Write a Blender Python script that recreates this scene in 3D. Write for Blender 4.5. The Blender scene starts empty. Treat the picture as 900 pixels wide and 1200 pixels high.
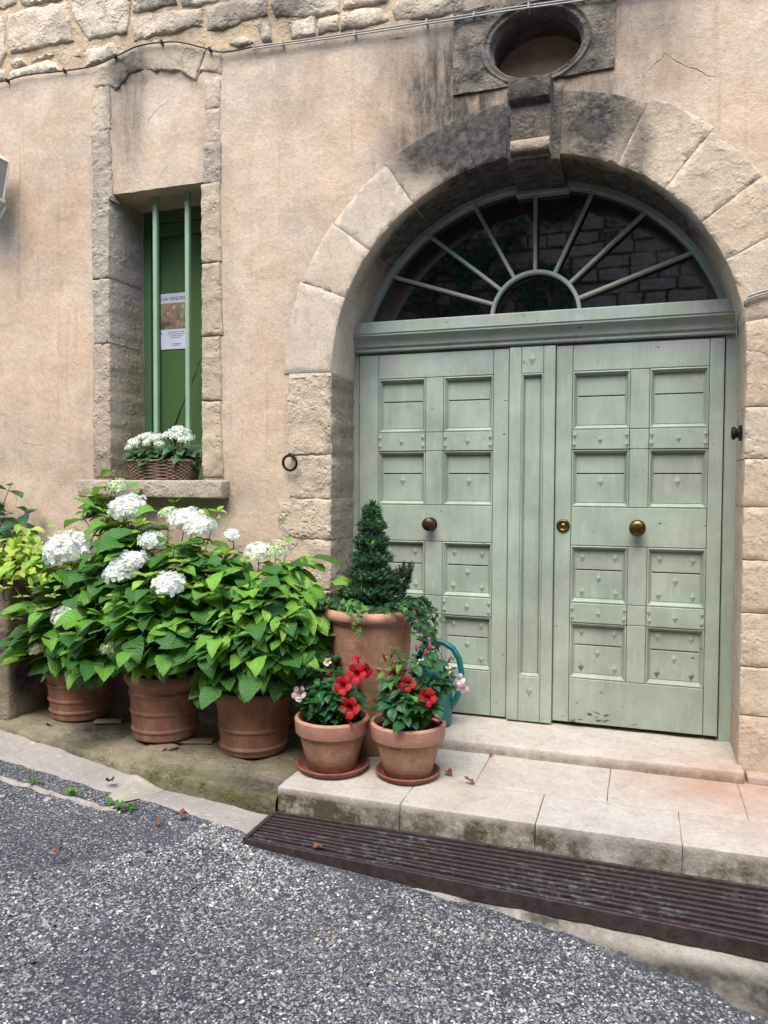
import bpy, bmesh, math, random
import numpy as np
from mathutils import Vector, Matrix, noise
from mathutils.geometry import delaunay_2d_cdt
random.seed(7)
PI = math.pi
S = bpy.context.scene
COL = S.collection
# ------------------------------------------------------------------ camera
CAM = Vector((0.6, -3.92, 1.33)); FOC = 901.0
YAW, PIT, ROL = math.radians(18.5845), math.radians(-2.0086), math.radians(0.2798)
_f = Vector((-math.sin(YAW)*math.cos(PIT), math.cos(YAW)*math.cos(PIT), math.sin(PIT)))
_r0 = Vector((math.cos(YAW), math.sin(YAW), 0)); _u0 = _r0.cross(_f)
_r = math.cos(ROL)*_r0 + math.sin(ROL)*_u0; _u = -math.sin(ROL)*_r0 + math.cos(ROL)*_u0
cam = bpy.data.objects.new('camera', bpy.data.cameras.new('camera')); COL.objects.link(cam)
M = Matrix((( _r.x, _u.x, -_f.x), (_r.y, _u.y, -_f.y), (_r.z, _u.z, -_f.z))).to_4x4()
M.translation = CAM; cam.matrix_world = M
cam.data.sensor_fit = 'HORIZONTAL'; cam.data.sensor_width = 36; cam.data.lens = 36*FOC/900
cam.data.clip_start = .05; cam.data.clip_end = 300
S.camera = cam
# ------------------------------------------------------------------ light
SUN_EL, SUN_AZ = math.radians(58), math.radians(182)      # azimuth clockwise from +Y
w = bpy.data.worlds.new("World"); S.world = w; w.use_nodes = True
wn = w.node_tree; bg = wn.nodes['Background']
sky = wn.nodes.new('ShaderNodeTexSky'); sky.sky_type = 'NISHITA'; sky.sun_disc = False
sky.sun_elevation = SUN_EL; sky.sun_rotation = SUN_AZ; sky.air_density = 1.0; sky.dust_density = 1.5; sky.ozone_density = 1.0
wn.links.new(sky.outputs[0], bg.inputs[0]); bg.inputs[1].default_value = 0.15
sl = bpy.data.lights.new('sun', 'SUN'); sl.energy = 1.1; sl.angle = math.radians(40); sl.color = (1, .975, .94)
so = bpy.data.objects.new('sun', sl); COL.objects.link(so)
sd = Vector((math.sin(SUN_AZ)*math.cos(SUN_EL), math.cos(SUN_AZ)*math.cos(SUN_EL), math.sin(SUN_EL)))
so.rotation_euler = (-sd).to_track_quat('-Z', 'Y').to_euler(); so.location = sd*20
S.view_settings.view_transform = 'Standard'; S.view_settings.look = 'None'
S.view_settings.exposure = 1.92; S.view_settings.gamma = 1
# ------------------------------------------------------------------ helpers
def ray(px, py):
    return (_r*((px-450)/FOC) - _u*((py-600)/FOC) + _f)
def aty(px, py, y=0.0):
    d = ray(px, py); return CAM + d*((y-CAM.y)/d.y)
def atz(px, py, z):
    d = ray(px, py); return CAM + d*((z-CAM.z)/d.z)
def xz(pts, y=0.0):
    return [(lambda p: (p.x, p.z))(aty(a, b, y)) for a, b in pts]
def lin(h):
    c = [int(h[i:i+2], 16)/255 for i in (0, 2, 4)]
    return tuple(v/12.92 if v <= .04045 else ((v+.055)/1.055)**2.4 for v in c)+(1,)
def lerp(a, b, t): return a+(b-a)*t
def pw(x, pts):
    if x <= pts[0][0]: return pts[0][1]
    for (a, u), (b, v) in zip(pts, pts[1:]):
        if x <= b: return lerp(u, v, (x-a)/(b-a))
    return pts[-1][1]
def fbm(p, o=4): return noise.fractal(Vector(p), 1.0, 2.0, o)

def tag(o, label=None, cat=None, group=None, kind=None):
    if label: o['label'] = label
    if cat: o['category'] = cat
    if group: o['group'] = group
    if kind: o['kind'] = kind
    return o
def link(name, me, mat=None, parent=None, smooth=None):
    if mat is not None and not me.materials: me.materials.append(mat)
    if smooth is not None:
        me.polygons.foreach_set('use_smooth', [smooth]*len(me.polygons))
    o = bpy.data.objects.new(name, me); COL.objects.link(o)
    if parent: o.parent = parent
    return o
def empty(name, loc=(0, 0, 0), rz=0):
    o = bpy.data.objects.new(name, None); COL.objects.link(o); o.location = loc; o.rotation_euler.z = rz
    o.empty_display_size = .1
    return o
def pyd(name, v, f):
    me = bpy.data.meshes.new(name); me.from_pydata([tuple(p) for p in v], [], f); me.update(); return me
class MB:
    def __init__(s): s.v = []; s.f = []
    def add(s, v, f):
        b = len(s.v); s.v += [tuple(p) for p in v]; s.f += [tuple(i+b for i in q) for q in f]
    def tube(s, pts, r, n=8, cap=True, closed=False):
        pts = [Vector(p) for p in pts]; k = len(pts)
        rr = r if isinstance(r, (list, tuple)) else [r]*k
        up = None; rings = []
        for i in range(k):
            if closed: t = pts[(i+1) % k]-pts[i-1]
            else: t = pts[min(i+1, k-1)]-pts[max(i-1, 0)]
            if t.length < 1e-9: t = Vector((0, 0, 1))
            t.normalize()
            if up is None:
                up = t.orthogonal().normalized()
            up = (up - t*up.dot(t))
            if up.length < 1e-6: up = t.orthogonal()
            up.normalize(); sd = t.cross(up)
            rings.append([pts[i]+(up*math.cos(2*PI*j/n)+sd*math.sin(2*PI*j/n))*rr[i] for j in range(n)])
        v = [p for q in rings for p in q]; f = []
        for i in range(k if closed else k-1):
            a = i*n; b = ((i+1) % k)*n
            for j in range(n):
                f.append((a+j, a+(j+1) % n, b+(j+1) % n, b+j))
        if cap and not closed:
            f.append(tuple(range(n-1, -1, -1))); f.append(tuple((k-1)*n+j for j in range(n)))
        s.add(v, f); return s
    def box(s, a, b):
        (x0, y0, z0), (x1, y1, z1) = a, b
        s.add([(x0,y0,z0),(x1,y0,z0),(x1,y1,z0),(x0,y1,z0),(x0,y0,z1),(x1,y0,z1),(x1,y1,z1),(x0,y1,z1)],
              [(0,3,2,1),(4,5,6,7),(0,1,5,4),(1,2,6,5),(2,3,7,6),(3,0,4,7)]); return s
    def lathe(s, prof, n=48, c=(0, 0, 0)):
        v = []; f = []; k = len(prof)
        for r, z in prof:
            for j in range(n):
                a = 2*PI*j/n; v.append((c[0]+r*math.cos(a), c[1]+r*math.sin(a), c[2]+z))
        for i in range(k-1):
            for j in range(n):
                f.append((i*n+j, i*n+(j+1) % n, (i+1)*n+(j+1) % n, (i+1)*n+j))
        if prof[0][0] > 1e-4: f.append(tuple(range(n-1, -1, -1)))
        if prof[-1][0] > 1e-4: f.append(tuple((k-1)*n+j for j in range(n)))
        s.add(v, f); return s
    def mesh(s, name): return pyd(name, s.v, s.f)
    def build(s, name, mat, parent=None, smooth=False): return link(name, s.mesh(name), mat, parent, smooth)
def sharp(o, ang=35):
    me = o.data
    bm = bmesh.new(); bm.from_mesh(me)
    for e in bm.edges:
        e.smooth = len(e.link_faces) == 2 and e.calc_face_angle(0) < math.radians(ang)
    for f in bm.faces: f.smooth = True
    bm.to_mesh(me); bm.free(); return o
def bevelbox(name, a, b, mat, parent=None, bev=.003, seg=1):
    me = MB().box(a, b).mesh(name)
    bm = bmesh.new(); bm.from_mesh(me)
    bmesh.ops.bevel(bm, geom=bm.edges[:], offset=bev, segments=seg, affect='EDGES', profile=.5)
    bm.to_mesh(me); bm.free()
    return link(name, me, mat, parent)
def rbox(name, a, b, mat, parent=None, r=.015, res=.04, amp=.004, fq=9, seed=0, zf=None):
    """rough block with worn, rounded edges"""
    a = Vector(a); b = Vector(b); d = b-a
    n = [max(2, int(d[i]/res)) for i in range(3)]
    def ax(i):
        L = [a[i]+d[i]*k/n[i] for k in range(n[i]+1)]
        L += [a[i]+r*.35, a[i]+r, b[i]-r*.35, b[i]-r]
        return sorted(L)
    A = [ax(0), ax(1), ax(2)]
    bm = bmesh.new(); V = {}
    def vt(p):
        k = tuple(round(c, 6) for c in p)
        if k not in V: V[k] = bm.verts.new(p)
        return V[k]
    for i in range(3):
        j, k = (i+1) % 3, (i+2) % 3
        for s_ in (a[i], b[i]):
            for u in range(len(A[j])-1):
                for v in range(len(A[k])-1):
                    q = []
                    for uu, vv in ((u, v), (u+1, v), (u+1, v+1), (u, v+1)):
                        p = [0, 0, 0]; p[i] = s_; p[j] = A[j][uu]; p[k] = A[k][vv]; q.append(vt(p))
                    if s_ == a[i]: q.reverse()
                    try: bm.faces.new(q)
                    except ValueError: pass
    for v in bm.verts:
        c = Vector([min(max(v.co[i], a[i]+r), b[i]-r) for i in range(3)])
        dd = v.co-c
        if dd.length > 1e-7:
            nn = dd.normalized(); h = fbm((v.co+Vector((seed*3.1, 0, 0)))*fq, 3)*amp
            v.co = c+nn*(r+h)
            if zf: v.co.z += zf(v.co.x, v.co.y)
    me = bpy.data.meshes.new(name); bm.to_mesh(me); bm.free()
    return link(name, me, mat, parent, True)
def inpoly(x, y, P):
    c = False; j = len(P)-1
    for i in range(len(P)):
        xi, yi = P[i]; xj, yj = P[j]
        if (yi > y) != (yj > y) and x < (xj-xi)*(y-yi)/(yj-yi)+xi: c = not c
        j = i
    return c
def distpoly(x, y, P):
    m = 1e9
    for i in range(len(P)):
        ax, ay = P[i-1]; bx, by = P[i]; dx, dy = bx-ax, by-ay
        L = dx*dx+dy*dy
        t = 0 if L < 1e-12 else max(0, min(1, ((x-ax)*dx+(y-ay)*dy)/L))
        e = (x-ax-t*dx)**2+(y-ay-t*dy)**2
        if e < m: m = e
    return math.sqrt(m)
def subdiv(P, step, jit=0.0, seed=0):
    out = []
    rnd = random.Random(seed)
    for i in range(len(P)):
        a = P[i]; b = P[(i+1) % len(P)]; L = math.dist(a, b); n = max(1, int(L/step))
        for k in range(n):
            t = k/n; j = 0 if k == 0 and jit == 0 else jit
            out.append((lerp(a[0], b[0], t)+rnd.uniform(-j, j), lerp(a[1], b[1], t)+rnd.uniform(-j, j)))
    return out
def stainattr(me, fn, name='stain'):
    at = me.attributes.new(name, 'FLOAT', 'POINT')
    at.data.foreach_set('value', [fn(v.co) for v in me.vertices])
def cdt(outer, holes, step, keep=None, jitter=.25, seed=1, coarse=None):
    """triangulated polygon with inner points; returns pts, faces, boundary loops (index lists)"""
    pts = []; edges = []; loops = []
    for L in [outer]+holes:
        b = len(pts); pts += [Vector(p) for p in L]; n = len(L)
        edges += [(b+i, b+(i+1) % n) for i in range(n)]; loops.append(list(range(b, b+n)))
    rnd = random.Random(seed)
    xs = [p[0] for p in outer]; ys = [p[1] for p in outer]
    nx = int((max(xs)-min(xs))/step)+1; ny = int((max(ys)-min(ys))/step)+1
    for i in range(nx+1):
        for j in range(ny+1):
            x = min(xs)+(i+(.5 if j % 2 else 0))*step+rnd.uniform(-jitter, jitter)*step
            y = min(ys)+j*step+rnd.uniform(-jitter, jitter)*step
            if coarse and not coarse(x, y) and (i % 4 or j % 4): continue
            if inpoly(x, y, outer) and not any(inpoly(x, y, h) for h in holes):
                if keep is None or keep(x, y): pts.append(Vector((x, y)))
    v, e, f, ov, oe, of = delaunay_2d_cdt(pts, edges, [], 0, 1e-7)
    mp = {}
    for i, o in enumerate(ov):
        for k in o: mp[k] = i
    F = []
    for t in f:
        cx = sum(v[i].x for i in t)/3; cy = sum(v[i].y for i in t)/3
        if inpoly(cx, cy, outer) and not any(inpoly(cx, cy, h) for h in holes):
            a, b_, c = (v[i] for i in t)
            ar = (b_-a).cross(c-a)
            F.append(tuple(t) if ar > 0 else (t[0], t[2], t[1]))
    return [(p.x, p.y) for p in v], F, [[mp[i] for i in L] for L in loops]
def stone(name, poly, mat, parent, y=0.0, back=.3, rr=.012, amp=.006, fq=14, step=.03, jit=.003, seed=0, smooth_in=None, stain=None, dome=0.0, taper=0.0):
    """a stone whose face is an XZ polygon, worn round the edges and rough on the face, running back into the wall"""
    A = sum(poly[i-1][0]*poly[i][1]-poly[i][0]*poly[i-1][1] for i in range(len(poly)))
    if A < 0: poly = poly[::-1]
    P = subdiv(poly, step, jit, seed)
    cx = sum(p[0] for p in P)/len(P); cz = sum(p[1] for p in P)/len(P)
    ring = []
    for i in range(len(P)):          # an inner ring gives the worn arris
        ax, ay = P[i-1]; bx, by = P[(i+1) % len(P)]
        tx, ty = bx-ax, by-ay; L = math.hypot(tx, ty) or 1
        ring.append((P[i][0]-ty/L*rr*.6, P[i][1]+tx/L*rr*.6))
    ring = [q for q in ring if inpoly(q[0], q[1], P) and distpoly(q[0], q[1], P) > rr*.3]
    pts, F, loops = cdt(P, [], step, keep=lambda x, z: distpoly(x, z, P) > rr*1.15, seed=seed)
    base = [Vector(p) for p in P]
    ed = [(i, (i+1) % len(P)) for i in range(len(P))]
    inner = [Vector(p) for p in pts[len(P):]] if len(pts) > len(P) else []
    v, e, f, ov, oe, of = delaunay_2d_cdt(base+[Vector(q) for q in ring]+inner, ed, [], 1, 1e-6)
    mp = {}
    for i, o in enumerate(ov):
        for k in o: mp[k] = i
    V = []
    mind = max(.001, max(distpoly(p.x, p.y, P) for p in v))
    for p in v:
        d = distpoly(p.x, p.y, P)
        t = max(0, 1-d/rr)
        yy = y+rr*.8*t*t
        h = fbm((p.x*fq+seed*1.7, p.y*fq, seed*.37), 4)*amp
        yy += h*(1-.5*t) - dome*(1-(1-d/mind)**2)
        V.append((p.x, yy, p.y))
    F = []
    for t in f:
        a, b_, c = (v[i] for i in t[:3])
        F.append(tuple(t) if (b_-a).cross(c-a) > 0 else tuple(reversed(t)))
    n0 = len(V); lp = [mp[i] for i in range(len(P))]
    m = max(1, int(back/.12))
    for q in range(1, m+1):
        for i in lp:
            x, yy, z = V[i]; k = q/m
            V.append((lerp(x, cx, taper*k), lerp(yy, y+back, k), lerp(z, cz, taper*k)))
    prev = lp
    for q in range(m):
        cur = [n0+q*len(lp)+i for i in range(len(lp))]
        for i in range(len(lp)):
            j = (i+1) % len(lp); F.append((prev[j], prev[i], cur[i], cur[j]))
        prev = cur
    me = pyd(name, V, F)
    if stain: stainattr(me, stain)
    return sharp(link(name, me, mat, parent), 50)
def loft(name, xs, prof, mat, parent=None, amp=0.0, fq=8, stain=None):
    V = []; F = []; k = None
    for x in xs:
        p = prof(x); k = len(p)
        for y, z in p:
            h = fbm((x*fq, y*fq, z*fq), 4)*amp
            V.append((x+fbm((x*fq+9, y*fq, z*fq), 2)*amp*.5, y+fbm((x*fq, y*fq+7, z*fq), 2)*amp*.7, z+h))
    for i in range(len(xs)-1):
        for j in range(k-1):
            a = i*k+j; F.append((a, a+1, a+k+1, a+k))
    me = pyd(name, V, F)
    if stain: stainattr(me, stain)
    return link(name, me, mat, parent, True)
def frange(a, b, s):
    n = max(1, int(round((b-a)/s))); return [a+(b-a)*i/n for i in range(n+1)]
def arcband(name, c, r0, r1, a0, a1, y0, y1, n, mat, parent, bev=.005):
    V = []; F = []
    pr = [(r0, y1), (r0, y0+bev), (r0+bev, y0), (r1-bev, y0), (r1, y0+bev), (r1, y1)]
    for i in range(n+1):
        a = math.radians(lerp(a0, a1, i/n))
        for r_, y in pr: V.append((c[0]+r_*math.cos(a), y, c[1]+r_*math.sin(a)))
    k = len(pr)
    for i in range(n):
        for j in range(k): F.append((i*k+j, i*k+(j+1) % k, (i+1)*k+(j+1) % k, (i+1)*k+j))
    F += [tuple(range(k-1, -1, -1)), tuple(n*k+j for j in range(k))]
    return sharp(link(name, pyd(name, V, F), mat, parent), 40)
# ------------------------------------------------------------------ materials
class NT:
    def __init__(s, name):
        s.m = bpy.data.materials.new(name); s.m.use_nodes = True; s.t = s.m.node_tree
        s.b = s.t.nodes['Principled BSDF']; s.out = s.t.nodes['Material Output']
    def n(s, ty, ins=None, **pr):
        nd = s.t.nodes.new('ShaderNode'+ty)
        for k, v in pr.items(): setattr(nd, k, v)
        for k, v in (ins or {}).items(): s.put(nd.inputs[k], v)
        return nd
    def put(s, i, v):
        if isinstance(v, bpy.types.NodeSocket): s.t.links.new(v, i)
        elif isinstance(v, bpy.types.Node): s.t.links.new(v.outputs[0], i)
        else: i.default_value = v
    def P(s, **k):
        for a, v in k.items(): s.put(s.b.inputs[a.replace('_', ' ')], v)
    def co(s, sc=(1, 1, 1), kind='Object', rot=(0, 0, 0)):
        t = s.n('TexCoord').outputs[kind]
        return s.n('Mapping', {0: t, 'Scale': sc, 'Rotation': rot}).outputs[0]
    def noise(s, sc, det=4, rough=.55, v=None, dist=0.0):
        nd = s.n('TexNoise', {'Scale': sc, 'Detail': det, 'Roughness': rough, 'Distortion': dist})
        if v is not None: s.put(nd.inputs['Vector'], v)
        return nd.outputs[0]
    def ramp(s, f, st):
        nd = s.n('ValToRGB', {0: f}); e = nd.color_ramp.elements
        while len(e) < len(st): e.new(.5)
        for q, (p, c) in zip(e, st):
            q.position = p; q.color = c if not isinstance(c, (int, float)) else (c, c, c, 1)
        return nd.outputs[0]
    def mix(s, f, a, b, bl='MIX'):
        nd = s.n('Mix', data_type='RGBA', blend_type=bl)
        s.put(nd.inputs[0], f); s.put(nd.inputs[6], a); s.put(nd.inputs[7], b); return nd.outputs[2]
    def math(s, op, a, b=0.0, cl=False):
        nd = s.n('Math', operation=op, use_clamp=cl); s.put(nd.inputs[0], a); s.put(nd.inputs[1], b); return nd.outputs[0]
    def attr(s, name): return s.n('Attribute', attribute_name=name).outputs['Fac']
    def rnd(s): return s.n('ObjectInfo').outputs['Random']
    def bump(s, h, d=.01, st=1.0, prev=None):
        nd = s.n('Bump', {'Height': h, 'Distance': d, 'Strength': st})
        if prev is not None: s.put(nd.inputs['Normal'], prev)
        return nd.outputs[0]

def m_plaster():
    t = NT('lime_plaster'); v = t.co()
    big = t.noise(1.1, 5, .6, v); mid = t.noise(4, 7, .68, v, .8)
    c = t.mix(t.ramp(big, [(.36, 0), (.64, 1)]), lin('b5a089'), lin('c4ac90'))
    c = t.mix(t.ramp(mid, [(.42, 0), (.68, .6)]), c, lin('d0c1af'))
    c = t.mix(t.ramp(t.noise(1.9, 6, .7, t.co((1, 1, 1), rot=(.4, .7, 0)), .6), [(.5, 0), (.66, .55)]), c, lin('a3988c'))
    v2 = t.co((1, 1, .22)); c = t.mix(t.ramp(t.noise(7, 5, .7, v2), [(.5, 0), (.75, .35)]), c, lin('97887a'))
    c = t.mix(t.attr('warm'), c, t.mix(.6, c, lin('cba680')))
    c = t.mix(t.ramp(t.noise(38, 6, .7, v), [(.45, 0), (.75, .35)]), c, lin('83725f'))
    spk = t.ramp(t.noise(160, 2, .5, v), [(.68, 0), (.74, .5)]); c = t.mix(spk, c, lin('6d5c4c'))
    cr = t.n('TexVoronoi', {'Vector': t.n('Mapping', {0: t.mix(.12, v, t.n('TexNoise', {'Vector': v, 'Scale': 5.0}).outputs[1]), 'Scale': (1, 1, 1)}).outputs[0], 'Scale': 2.1}, feature='DISTANCE_TO_EDGE').outputs[0]
    ck = t.math('MULTIPLY', t.ramp(cr, [(.0, 1), (.002, 0)]), t.ramp(t.noise(1.7, 3, .5, v), [(.58, 0), (.66, .55)]))
    c = t.mix(ck, c, lin('6b5a49'))
    dr = t.math('MULTIPLY', t.ramp(t.noise(1, 5, .6, t.co((16, 16, .7))), [(.56, 0), (.66, .5)]), t.ramp(t.noise(1.4, 4, .6, v), [(.45, 0), (.6, 1)]))
    c = t.mix(dr, c, lin('8a7b6b'))
    sm = t.math('MULTIPLY', t.math('MULTIPLY', t.attr('stain'), 1.15), t.ramp(t.noise(9, 9, .78, t.co((1.4, 1.4, .35))), [(.33, .35), (.6, 1)]), True)
    c = t.mix(sm, c, lin('4b443c'))
    h = t.math('ADD', t.math('MULTIPLY', t.noise(7, 4, .5, v, .3), .8), t.math('MULTIPLY', t.noise(42, 4, .6, t.co((1, 1, .7), rot=(0, .5, 0)), .25), .4))
    h = t.math('ADD', h, t.math('MULTIPLY', t.noise(150, 4, .6, v), .3))
    h = t.math('SUBTRACT', h, ck)
    t.P(Base_Color=c, Roughness=.93, Specular_IOR_Level=.2, Normal=t.bump(h, .012, .9))
    return t.m
def m_stone(name, a, b, dark='38332c', bd=.012, pits=True, moss=None, stainv=.5):
    t = NT(name); v = t.co(); r = t.rnd()
    c = t.mix(t.ramp(t.noise(4, 6, .65, v), [(.35, 0), (.68, 1)]), lin(a), lin(b))
    c = t.mix(t.math('MULTIPLY', r, .35), c, lin('b59a7c'))
    c = t.mix(t.ramp(t.noise(13, 6, .7, t.co((1, 1, .35))), [(.5, 0), (.74, .5)]), c, lin('8f8172'))
    c = t.mix(t.ramp(t.noise(60, 5, .7, v), [(.5, 0), (.72, .5)]), c, lin('6f6252'))
    c = t.mix(t.ramp(t.noise(30, 4, .6, v), [(.58, 0), (.72, .45)]), c, lin('d9cfbd'))
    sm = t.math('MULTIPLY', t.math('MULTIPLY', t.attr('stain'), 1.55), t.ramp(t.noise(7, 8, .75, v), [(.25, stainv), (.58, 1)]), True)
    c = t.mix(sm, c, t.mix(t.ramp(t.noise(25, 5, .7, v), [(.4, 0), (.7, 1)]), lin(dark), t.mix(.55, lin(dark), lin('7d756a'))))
    if moss: c = t.mix(t.math('MULTIPLY', t.attr('moss'), t.ramp(t.noise(9, 7, .75, v), [(.35, 0), (.6, 1)])), c, lin(moss))
    h = t.math('ADD', t.noise(22, 8, .68, v), t.math('MULTIPLY', t.noise(90, 5, .6, v), .4))
    if pits:
        vo = t.n('TexVoronoi', {'Vector': v, 'Scale': 38.0}, feature='F1').outputs[0]
        h = t.math('ADD', h, t.math('MULTIPLY', t.ramp(vo, [(.12, 0), (.42, 1)]), t.ramp(t.noise(9, 3, .5, v), [(.48, 0), (.62, .55)])))
    t.P(Base_Color=c, Roughness=.92, Specular_IOR_Level=.25, Normal=t.bump(h, bd, 1))
    return t.m
def m_paint(name, a, b, worn=None, rough=.5):
    t = NT(name); v = t.co(); r = t.rnd()
    c = t.mix(t.ramp(t.noise(3.2, 5, .6, v), [(.35, 0), (.65, 1)]), lin(a), lin(b))
    c = t.mix(t.math('MULTIPLY', r, .25), c, lin(b))
    c = t.mix(t.ramp(t.noise(20, 6, .7, t.co((1.5, 1.5, .3))), [(.52, 0), (.72, .35)]), c, lin('aebaa9' if worn else b))
    if worn: c = t.mix(t.ramp(t.noise(1, 6, .7, t.co((30, 30, 1.2))), [(.52, 0), (.7, .3)]), c, lin('75836f'))
    if worn:
        sx = t.n('SeparateXYZ', {0: t.n('NewGeometry').outputs['Position']}); z = sx.outputs[2]; xx = t.n('MapRange', {0: sx.outputs[0], 1: .42, 2: .62, 3: 1, 4: .25}).outputs[0]; xl = t.math('GREATER_THAN', sx.outputs[0], .14)
        low = t.n('MapRange', {0: z, 1: .05, 2: .24, 3: 1, 4: 0}).outputs[0]
        ch = t.ramp(t.math('ADD', t.noise(17, 5, .65, t.co((1, 1, 2.2))), t.math('MULTIPLY', low, t.math('MULTIPLY', xx, t.math('ADD', .03, t.math('MULTIPLY', xl, .09))))), [(.69, 0), (.7, 1)])
        c = t.mix(ch, c, lin(worn))
        sp = t.ramp(t.noise(120, 2, .5, v), [(.73, 0), (.76, .7)]); c = t.mix(sp, c, lin('54503f'))
    h = t.math('ADD', t.noise(9, 4, .5, v), t.math('MULTIPLY', t.noise(70, 5, .6, t.co((1, 1, .15))), .5))
    t.P(Base_Color=c, Roughness=t.ramp(t.noise(8, 4, .6, v), [(.3, rough-.1), (.7, rough+.15)]), Specular_IOR_Level=.35, Normal=t.bump(h, .002, .6))
    return t.m
def m_simple(name, col, rough=.6, metal=0.0, var=.25, sc=20, bump=.0, col2=None, spec=.5):
    t = NT(name); v = t.co()
    c2 = lin(col2) if col2 else tuple(x*(1-var) for x in lin(col)[:3])+(1,)
    c = t.mix(t.ramp(t.noise(sc, 6, .65, v), [(.35, 0), (.68, 1)]), lin(col), c2)
    t.P(Base_Color=c, Roughness=rough, Metallic=metal, Specular_IOR_Level=spec)
    if bump: t.P(Normal=t.bump(t.noise(sc*3, 5, .6, v), bump, 1))
    return t.m
def m_terra(name, a, b, pale='c9ab96', amt=.5):
    t = NT(name); v = t.co(); vs = t.co((2.2, 2.2, 1.2))
    c = t.mix(t.ramp(t.noise(7, 6, .65, v), [(.35, 0), (.68, 1)]), lin(a), lin(b))
    c = t.mix(t.math('MULTIPLY', t.ramp(t.noise(9, 7, .72, vs), [(.45, 0), (.72, 1)]), amt), c, lin(pale))
    c = t.mix(t.ramp(t.noise(16, 6, .75, t.co((1, 1, 1.6))), [(.56, 0), (.75, .55)]), c, lin('5e4636'))
    h = t.math('ADD', t.noise(60, 5, .6, v), t.math('MULTIPLY', t.noise(1, 4, .6, t.co((4, 4, 90))), .5))
    t.P(Base_Color=c, Roughness=.88, Specular_IOR_Level=.25, Normal=t.bump(h, .0025, 1))
    return t.m
def m_leaf(name, a, b, vein, rough=.5, tr=.3, vs=1.0):
    t = NT(name); uv = t.n('UVMap').outputs[0]
    sx = t.n('SeparateXYZ', {0: uv}); u, vv = sx.outputs[0], sx.outputs[1]
    au = t.math('ABSOLUTE', u)
    w_ = t.math('SINE', t.math('MULTIPLY', t.math('SUBTRACT', vv, t.math('MULTIPLY', au, .33)), 44.0))
    side = t.ramp(w_, [(.86, 0), (.98, .55)]); mid = t.ramp(au, [(.0, 1), (.09, 0)])
    ve = t.math('MAXIMUM', side, mid)
    c = t.mix(t.rnd(), lin(a), lin(b))
    c = t.mix(t.ramp(t.noise(25, 4, .6, t.co()), [(.4, 0), (.75, .3)]), c, lin(b))
    c = t.mix(t.math('MULTIPLY', ve, .36*vs), c, lin(vein))
    h = t.math('MULTIPLY', t.math('SINE', t.math('ADD', t.math('MULTIPLY', t.math('SUBTRACT', vv, t.math('MULTIPLY', au, .33)), 44.0), 1.5)), .5)
    nb = t.bump(t.math('SUBTRACT', h, mid), .0025*vs, .8)
    t.P(Base_Color=c, Roughness=rough, Specular_IOR_Level=.4, Normal=nb)
    tl = t.n('BsdfTranslucent', {'Color': t.mix(.5, c, lin('a5c83a')), 'Normal': nb})
    mx = t.n('MixShader', {0: tr, 1: t.b.outputs[0], 2: tl.outputs[0]})
    t.t.links.new(mx.outputs[0], t.out.inputs[0])
    return t.m
def m_petal(name, a, b, tr=.35, rnd=0, throat=None):
    t = NT(name)
    f = t.ramp(t.noise(40, 4, .6, t.co()), [(.35, 0), (.7, 1)])
    if rnd: f = t.ramp(t.n('NewGeometry').outputs['Random Per Island'], [(0, 0), (.35, .7), (1, 1)])
    c = t.mix(f, lin(a), lin(b))
    if throat:
        L = t.n('VectorMath', {0: t.n('TexCoord').outputs['Object']}, operation='LENGTH').outputs['Value']
        c = t.mix(t.ramp(L, [(.008, 1), (.017, 0)]), c, lin(throat))
    t.P(Base_Color=c, Roughness=.6, Specular_IOR_Level=.3)
    tl = t.n('BsdfTranslucent', {'Color': c}); mx = t.n('MixShader', {0: tr, 1: t.b.outputs[0], 2: tl.outputs[0]})
    t.t.links.new(mx.outputs[0], t.out.inputs[0]); return t.m
def m_glass(name, base, spec, ior=1.6, rough=.02):
    t = NT(name); t.P(Base_Color=lin(base), Roughness=rough, IOR=ior, Specular_IOR_Level=spec)
    t.P(Normal=t.bump(t.noise(2.2, 2, .5, t.co()), .002, .25)); return t.m
def m_road():
    t = NT('asphalt'); v = t.co()
    vo = t.n('TexVoronoi', {'Vector': v, 'Scale': 95.0}, feature='F1'); vc = t.n('TexVoronoi', {'Vector': v, 'Scale': 95.0}, feature='F1').outputs['Color']
    g = t.n('SeparateColor', {0: vc}).outputs[0]
    col = t.ramp(g, [(0, lin('434345')), (.45, lin('69696b')), (.75, lin('858583')), (1, lin('b0aca4'))])
    c = t.mix(t.ramp(vo.outputs[0], [(.35, 0), (.6, 1)]), col, lin('38383a'))
    c = t.mix(t.ramp(t.noise(2.2, 4, .6, v), [(.4, 0), (.66, .5)]), c, lin('525357'))
    t.P(Base_Color=c, Roughness=.85, Normal=t.bump(t.math('SUBTRACT', t.noise(150, 3, .6, v), vo.outputs[0]), .008, 1)); return t.m
def m_chip():
    t = NT('chipping'); a = t.n('Attribute', attribute_name='tone').outputs['Color']
    t.P(Base_Color=a, Roughness=.7, Specular_IOR_Level=.35); return t.m

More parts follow.
